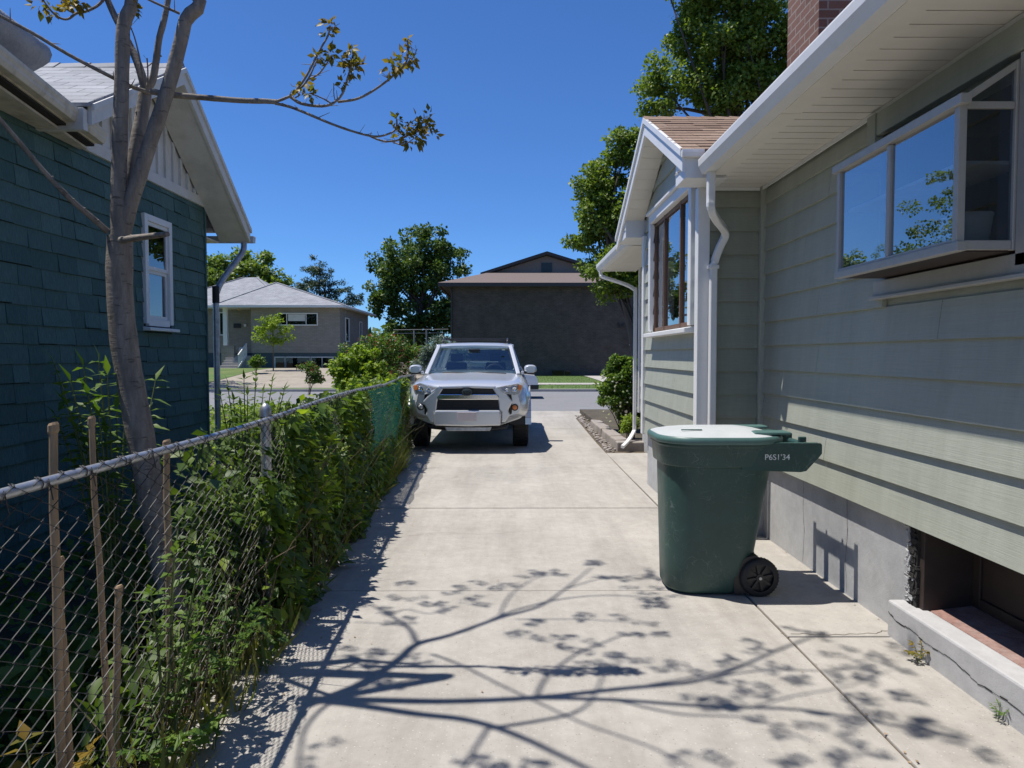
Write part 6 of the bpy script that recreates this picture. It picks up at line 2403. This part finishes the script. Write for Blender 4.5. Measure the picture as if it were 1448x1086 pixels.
# ------------------------------------------------------------------ dark brick building across the street
ap = thing('brick_building', 'dark brown brick building with tan hip roof and low gable behind the SUV', 'building', (4, 50, 0.1))
AX0, AX1 = -4.1, 15.5
mb = MB()
mb.box((AX0, 50, -0.2), (AX1, 64, 6.45))
mb.build('wall', [M['brickbrown']], ap)
mb = MB()
q1, q2, q3, q4 = (-4.95, 49.3, 6.62), (16.3, 49.3, 6.62), (16.3, 65, 6.62), (-4.95, 65, 6.62)
r1, r2, r3, r4 = (-1.7, 53.6, 7.78), (12.8, 53.6, 7.78), (12.8, 61, 7.78), (-1.7, 61, 7.78)
for f in ((q1, q2, r2, r1), (q2, q3, r3, r2), (q3, q4, r4, r3), (q4, q1, r1, r4), (r1, r2, r3, r4)):
    mb.add(f, [(0, 1, 2, 3)])
apr = mb.build('roof', [M['brownroof']], ap)
mb = MB()
mb.box((-4.95, 49.28, 6.36), (16.3, 49.40, 6.615))
mb.box((-4.97, 49.41, 6.36), (-4.85, 65, 6.615))
mb.box((-4.84, 49.41, 6.43), (16.2, 49.99, 6.455))
mb.box((-4.84, 50, 6.43), (AX0 - .01, 64.9, 6.455))
mb.build('fascia', [M['brownsoffit']], ap)
mb = MB()
gx0, gx1, gxm, gzt = -1.9, 7.9, 2.9, 9.25
mb.add([(gx0, 55.0, 7.75), (gx1, 55.0, 7.75), (gxm, 55.0, gzt)], [(0, 1, 2)])
gb_ = mb.build('gable', [M['taupe']], ap, fix=False)
mb = MB()
for a_, b_ in (((gx0 - .3, 7.68), (gxm, gzt + .06)), ((gx1 + .3, 7.68), (gxm, gzt + .06))):
    mb.hexa([(a_[0], 54.4, a_[1]), (b_[0], 54.4, b_[1]), (b_[0], 60.3, b_[1]), (a_[0], 60.3, a_[1]), (a_[0], 54.4, a_[1] + .22), (b_[0], 54.4, b_[1] + .22), (b_[0], 60.3, b_[1] + .22), (a_[0], 60.3, a_[1] + .22)])
mb.build('gable_roof', [M['brownsoffit']], ap)
mb = MB()
mb.box((gx0, 54.5, 7.70), (gx1, 54.6, 7.90))
mb.build('gable_sill', [M['brownsoffit']], ap)
mb = MB()
mb.box((gxm - .42, 54.93, 8.02), (gxm + .42, 54.99, 8.72))
for k in range(7):
    mb.box((gxm - .36, 54.90, 8.07 + k * .09), (gxm + .36, 54.93, 8.12 + k * .09))
mb.build('vent', [M['bluegrey']], gb_)
far_window(ap, 1, 50, xx(781, 50), xx(806, 50), zx(531, 50), zx(524, 50), (0.68,), fmat='brownsoffit')
mb = MB()
mb.tube([(AX0 - .08, 49.5, 6.4), (AX0 + 0.02, 49.9, 6.0), (AX0 + .05, 49.92, 5.8), (AX0 + .05, 49.92, 0.1)], 0.06, 8)
mb.build('downspout', [M['brownsoffit']], ap)
mb = MB()
mb.box((-3.3, 49.2, 6.7), (-3.2, 49.3, 6.7 + .01))
text('house_number', "2411", 0.52, (xx(872, 50), 49.97, zx(463.5, 50)), Matrix.Rotation(PI / 2, 4, 'X'), M['blackplastic'], ap, ext=0.03)
mb = MB()
mb.box((xx(891, 50), 49.84, zx(486, 50)), (xx(899, 50), 49.99, zx(470, 50)))
mb.box((xx(891, 50), 49.86, zx(463.5, 50)), (xx(894.5, 50), 49.99, zx(459, 50)))
mb.box((xx(889.5, 50), 49.8, zx(488.4, 50)), (xx(902, 50), 49.99, zx(487, 50)))
me_ = mb.build('meter_box', [M['galv']], ap)
# clothes line frame before the big tree
cl = thing('clothesline', 'grey pipe clothesline frame under the large dark tree beside the brick building', 'clothesline', (-5, 46, 0.1))
mb = MB()
for px in (585.5, 603):
    p = atY(px, 480, 46)
    mb = MB()
    mb.tube([(p.x, 46, 0), (p.x, 46, atY(px, 467, 46).z)], 0.05, 8)
    mb.build('post', [M['steelpipe']], cl)
for py in (465.5, 470.5):
    a_, b_ = atY(556, py + 1, 46), atY(634, py, 46)
    mb = MB()
    mb.tube([a_, b_], 0.02, 6)
    mb.build('rail', [M['steelpipe']], cl)

# ------------------------------------------------------------------ growth along and behind the fence
def vnoise(y, z):
    return 0.5 + 0.25 * math.sin(y * 3.1 + 1.3 * math.sin(z * 4)) + 0.25 * math.sin(y * 7.3 + z * 5.1)


P, S, D, N_, MI = [], [], [], [], []
n = 0
while n < 21000:
    y = RNG.uniform(2.75, 12.2)
    z = RNG.uniform(0.0, 1.0) ** 0.85 * 1.22
    near_ = 0.4 * (1 - smoothstep(4.6, 6.2, y))
    dens = smoothstep(2.7, 4.3, y) * (0.10 + 0.90 * smoothstep(0.3 + 0.12 * near_, 0.72 + 0.14 * near_, vnoise(y, z)))
    if 2.8 < y < 3.9 and z > 0.12:
        dens *= 0.35
    post_gap = abs(y - 4.22) < 0.10 or abs(y - 6.68) < 0.08
    if z > 0.85:
        dens *= 0.6 + 0.4 * smoothstep(5.5, 6.5, y) - 0.25 * smoothstep(1.05, 1.2, z)
    if y < 3.9 and z > 0.35 + 0.6 * smoothstep(2.9, 3.9, y):
        dens *= 0.12
    if 7.5 < y < 10.6 and z > 0.6:
        dens *= 0.45
    if RNG.uniform() > dens:
        continue
    out = (0.04 + 0.20 * (1 - z / 1.25) ** 1.5 * (0.5 + 0.5 * vnoise(y * 1.7, 0))) * (1 - 0.7 * smoothstep(9.8, 10.8, y))
    x = fx(y) + RNG.uniform(-0.38, out) if RNG.uniform() < 0.5 else fx(y) + out * RNG.uniform(0.5, 1.0)
    if (post_gap and z > 0.3) or (7.7 < y < 9.6 and z > 0.55):
        x = fx(y) - RNG.uniform(0.06, 0.4)
    P.append((x, y, z))
    k = RNG.uniform()
    S.append(RNG.uniform(0.035, 0.085) if k < 0.78 else RNG.uniform(0.085, 0.13))
    D.append((0.55 + RNG.normal() * 0.5, RNG.normal() * 0.6 - 0.15, -0.35 + RNG.normal() * 0.5))
    N_.append((0.55 + RNG.normal() * 0.35, RNG.normal() * 0.4, 0.8 + RNG.normal() * 0.3))
    q_ = RNG.uniform()
    MI.append(1 if q_ < (0.12 + 0.15 * smoothstep(6, 9, y)) else (2 if q_ > 0.55 else 0))
    n += 1
v_ = leaf_mesh('vines', P, S, [M['leaf_vine'], M['leaf_bright'], M['leaf_dark']], D=D, N=N_, shape='ovate', mi=MI)
v_['kind'] = 'stuff'
tag(v_, 'tangle of green vines and weeds growing through the chain link fence', 'vines')
# bare stems in the tangle
mb = MB()
for i in range(380):
    y = random.uniform(2.5, 11.8)
    x = fx(y) + random.uniform(-0.25, 0.12)
    h = random.uniform(0.35, 1.2) * (0.5 + 0.5 * smoothstep(2.6, 4, y))
    p = [Vector((x, y, 0))]
    d = Vector((random.uniform(-.2, .25), random.uniform(-.5, .5), 1)).normalized()
    for k in range(5):
        d = (d + Vector((random.uniform(-.3, .3), random.uniform(-.4, .4), random.uniform(-.15, .1)))).normalized()
        p.append(p[-1] + d * h / 5)
    r = random.uniform(0.0015, 0.0045)
    mb.tube(p, [r, r, r * .9, r * .8, r * .6, r * .4], 4, mi=random.choice([0, 0, 1]), cap=False)
vs_ = mb.build('vine_stems', [M['twig'], M['greenstem']], fix=False)
vs_['kind'] = 'stuff'
tag(vs_, 'thin bare stems tangled in the fence among the vines', 'stems')
P, S, D, N_ = [], [], [], []
for i in range(5200):
    y = RNG.uniform(2.6, 9.5)
    z = RNG.uniform(0, 1) ** 1.2 * (0.35 + 0.75 * smoothstep(3.2, 4.4, y))
    P.append((fx(y) - RNG.uniform(0.12, 0.75), y, z))
    S.append(RNG.uniform(0.07, 0.14))
    D.append((0.4 + RNG.normal() * 0.6, RNG.normal() * 0.6, -0.2 + RNG.normal() * 0.5))
    N_.append((0.4 + RNG.normal() * 0.4, RNG.normal() * 0.4, 0.9))
bk = leaf_mesh('undergrowth', P, S, [M['leaf_dark']], D=D, N=N_, shape='ovate')
bk['kind'] = 'stuff'
tag(bk, 'dark broad leaved undergrowth in the shade just behind the chain link fence', 'undergrowth')
# coarse grass and seed stalks at the foot of the fence
P, S, D = [], [], []
for i in range(9000):
    y = RNG.uniform(2.3, 12.5)
    if RNG.uniform() > 0.25 + 0.75 * smoothstep(7.5, 9, y):
        continue
    x = fx(y) + RNG.uniform(-0.4, 0.2 - 0.16 * smoothstep(9.8, 10.8, y)) - 0.02
    P.append((x, y, -0.01))
    S.append(RNG.uniform(0.08, 0.26) * (1 + 1.3 * smoothstep(7.5, 9.2, y) * (1 - .7 * smoothstep(9.8, 11, y)) * RNG.uniform(0.2, 1)))
    D.append((0.25 + RNG.normal() * 0.35, RNG.normal() * 0.35, 1))
g_ = leaf_mesh('weed_grass', P, S, M['grassdry'], D=D, shape='blade')
g_['kind'] = 'stuff'
tag(g_, 'coarse weedy grass at the foot of the chain link fence', 'grass')
# low dark cover between fence and teal wall, and sunny weeds farther on
P, S, D, N_, MI = [], [], [], [], []
for i in range(26000):
    y = RNG.uniform(1.5, 20)
    x = RNG.uniform(-7.5, fx(y) - 0.1) if RNG.uniform() < .5 else fx(y) - 0.1 - abs(RNG.normal()) * 1.3
    if x < -3.5 and y < 8.9:
        continue
    hmax = 0.16 + (0.35 + 0.75 * smoothstep(-4.5, -2.6, x)) * smoothstep(8.5, 10.5, y) * (1 - 0.6 * smoothstep(16, 19, y)) * (0.65 + 0.35 * math.sin(x * 2.1 + y * 1.3) * math.sin(y * 0.9))
    if y < 8.5 and RNG.uniform() < 0.45:
        continue
    P.append((x, y, RNG.uniform(0, 1) ** 0.7 * max(0.1, hmax)))
    S.append(RNG.uniform(0.06, 0.13))
    D.append((RNG.normal(), RNG.normal() - 0.3, 0.2 + RNG.normal() * 0.6))
    N_.append((RNG.normal() * .5, RNG.normal() * .5, 1))
    MI.append(1 if y > 8.5 and RNG.uniform() < 0.65 else 0)
w2 = leaf_mesh('weeds', P, S, [M['leaf_vine'], M['leaf_bright']], D=D, N=N_, shape='ovate', mi=MI)
w2['kind'] = 'stuff'
tag(w2, 'low weeds covering the strip behind the fence, bright yellow green in the sun', 'weeds')


def leafy(name, label, cat, base, stems, leaf, size, shape='lance', pairs=7, group=None, droop=0.35, stemr=0.008, mats=None):
    """plant of arching stems carrying leaves in pairs; stems: list of tip points"""
    base = Vector(base)
    root = thing(name, label, cat, base, group)
    mb = MB()
    P, S, D, N2 = [], [], [], []
    for tip in stems:
        tip = Vector(tip)
        mid = base.lerp(tip, 0.55) + Vector((0, 0, 0.10 * (tip - base).length))
        sp = smooth_path([base + Vector((random.uniform(-.02, .02), random.uniform(-.02, .02), -.02)), mid, tip], 6)
        k = len(sp)
        mb.tube(sp, [lerp(stemr, stemr * .3, i / (k - 1)) for i in range(k)], 6)
        for j in range(pairs):
            t = 0.40 + 0.60 * j / (pairs - 1)
            i = min(k - 2, int(t * (k - 1)))
            p = sp[i].lerp(sp[i + 1], t * (k - 1) - i)
            ax = (sp[i + 1] - sp[i]).normalized()
            sd = ax.cross(Vector((0, 0, 1)))
            sd = sd.normalized() if sd.length > .05 else Vector((1, 0, 0))
            for s in (-1, 1):
                P.append(p)
                d = sd * s + ax * 0.55 + Vector((0, 0, -droop)) + Vector((random.gauss(0, .18), random.gauss(0, .18), random.gauss(0, .18)))
                D.append(d)
                N2.append(Vector((0, 0, 1)) + Vector((random.gauss(0, .25), random.gauss(0, .25), 0)))
                S.append(size * random.uniform(0.7, 1.15) * (1 - 0.35 * abs(t - 0.7)))
        P.append(tip)
        D.append(ax + Vector((0, 0, -droop)))
        N2.append((0, 0, 1))
        S.append(size * .9)
    mb.build('stem', [M['greenstem']], root)
    leaf_mesh('foliage', P, S, [M[leaf]], root, D=[tuple(d) for d in D], N=[tuple(d) for d in N2], shape=shape)
    return root


def around(c, r, n, zlo, zhi):
    return [(c[0] + r * random.uniform(.5, 1) * math.cos(a), c[1] + r * random.uniform(.5, 1) * math.sin(a), random.uniform(zlo, zhi)) for a in [2 * PI * (i + random.random() * .6) / n for i in range(n)]]


leafy('seedling', 'tall bushy seedling with drooping pointed leaves before the teal wall, left of the tree trunk', 'plant', (-2.08, 3.72, 0),
      [atY(78, 515, 3.6), atY(100, 540, 3.5), atY(118, 520, 3.6), atY(140, 512, 3.7), atY(152, 530, 3.55), atY(178, 545, 3.9), atY(220, 538, 4.0), atY(96, 575, 3.5), atY(165, 580, 3.75), atY(125, 560, 3.5), atY(140, 590, 3.5), atY(110, 610, 3.5), atY(80, 590, 3.55), atY(150, 615, 3.6), atY(205, 590, 4.0)], 'leaf_vine', 0.125, pairs=9, droop=0.55)
leafy('seedling', 'leafy seedling with broad pale leaves pushing through the wire in front of the tree trunk', 'plant', (fx(2.8) - 0.02, 2.80, 0),
      [(fx(2.8) + .05, 2.75, .82), (fx(2.8) + .08, 2.95, .78), (fx(2.8) + .02, 2.62, .70), (fx(2.8) + .12, 2.85, .62), (fx(2.8) - .05, 3.0, .9), (fx(2.8) + .14, 2.7, .5), (fx(2.8) + .1, 3.05, .45)], 'leaf_vine', 0.075, 'ovate', 7)
leafy('seedling', 'low yellowing seedling at the foot of the fence in the lower left corner', 'plant', (fx(2.05) - 0.06, 2.05, 0),
      around((fx(2.05) - 0.06, 2.05), 0.16, 6, 0.25, 0.42), 'leaf_bronze', 0.075, 'ovate', 5)
leafy('seedling', 'low broad leaved green seedling spilling from the fence foot onto the slab', 'plant', (fx(2.62) + 0.06, 2.62, 0),
      around((fx(2.62) + 0.09, 2.62), 0.20, 8, 0.10, 0.30), 'leaf_vine', 0.07, 'ovate', 5)
leafy('seedling', 'taller broad leaved green seedling low on the fence below the leaning trunk', 'plant', (fx(3.25) + 0.05, 3.22, 0),
      around((fx(3.2) + 0.08, 3.22), 0.20, 8, 0.22, 0.48), 'leaf_vine', 0.07, 'ovate', 5)
leafy('leafy_plant', 'dark glossy leaved plant rising over the fence rail at the capped post', 'plant', (fx(4.6) - 0.28, 4.62, 0),
      [atY(322, 545, 4.6), atY(345, 537, 4.6), atY(362, 532, 4.65), atY(385, 540, 4.6), atY(402, 552, 4.6), atY(350, 560, 4.5), atY(330, 566, 4.5), atY(395, 566, 4.7), atY(312, 560, 4.7), atY(372, 556, 4.75), atY(340, 575, 4.4), atY(408, 570, 4.8)], 'leaf_dark', 0.080, 'lance', 10, droop=0.05)
leafy('seedling', 'lush light green seedling climbing the wire just past the capped fence post', 'plant', (fx(5.1) + 0.02, 5.1, 0),
      [(fx(5.1) + .1, 4.9, .95), (fx(5.1) + .12, 5.1, .85), (fx(5.1) + .12, 5.35, .95), (fx(5.1) + .16, 5.0, .65), (fx(5.1) + .16, 5.3, .6), (fx(5.1) + .18, 5.15, .75), (fx(5.1) + .05, 5.5, 1.0), (fx(5.1) + .05, 4.75, .8)], 'leaf_bright', 0.095, 'ovate', 8)
leafy('seedling', 'tiny weed in the crack at the foot of the concrete ledge, nearer the bin', 'weed', (WX - 0.05, 3.62, 0), around((WX - 0.07, 3.62), 0.05, 5, 0.05, 0.10), 'leaf_bronze', 0.030, 'ovate', 4, stemr=0.002)
leafy('seedling', 'tiny weed in the crack at the foot of the concrete ledge, farther from the bin', 'weed', (WX - 0.05, 3.02, 0), around((WX - 0.06, 3.02), 0.04, 4, 0.05, 0.09), 'leaf_vine', 0.028, 'lance', 4, stemr=0.002)
# dead leaf and grit litter on the slabs
P, S, D, N_ = [], [], [], []
for i in range(420):
    k = RNG.uniform()
    if k < 0.45:
        y = RNG.uniform(2.2, 12)
        x = fx(y) + 0.15 + abs(RNG.normal()) * 0.16
    elif k < 0.75:
        y = RNG.uniform(2.4, 11)
        x = RNG.choice([1.585, 2.235]) + RNG.normal() * 0.012
    else:
        y = RNG.uniform(2.4, 18)
        x = RNG.uniform(-1.2, 1.5)
    P.append((x, y, 0.006))
    S.append(RNG.uniform(0.006, 0.022))
    D.append((RNG.normal(), RNG.normal(), 0.1))
    N_.append((RNG.normal() * .2, RNG.normal() * .2, 1))
l_ = leaf_mesh('litter', P, S, [M['drystalk']], D=D, N=N_, shape='ovate')
l_['kind'] = 'stuff'
tag(l_, 'dry leaf bits and grit scattered on the concrete slabs', 'litter')
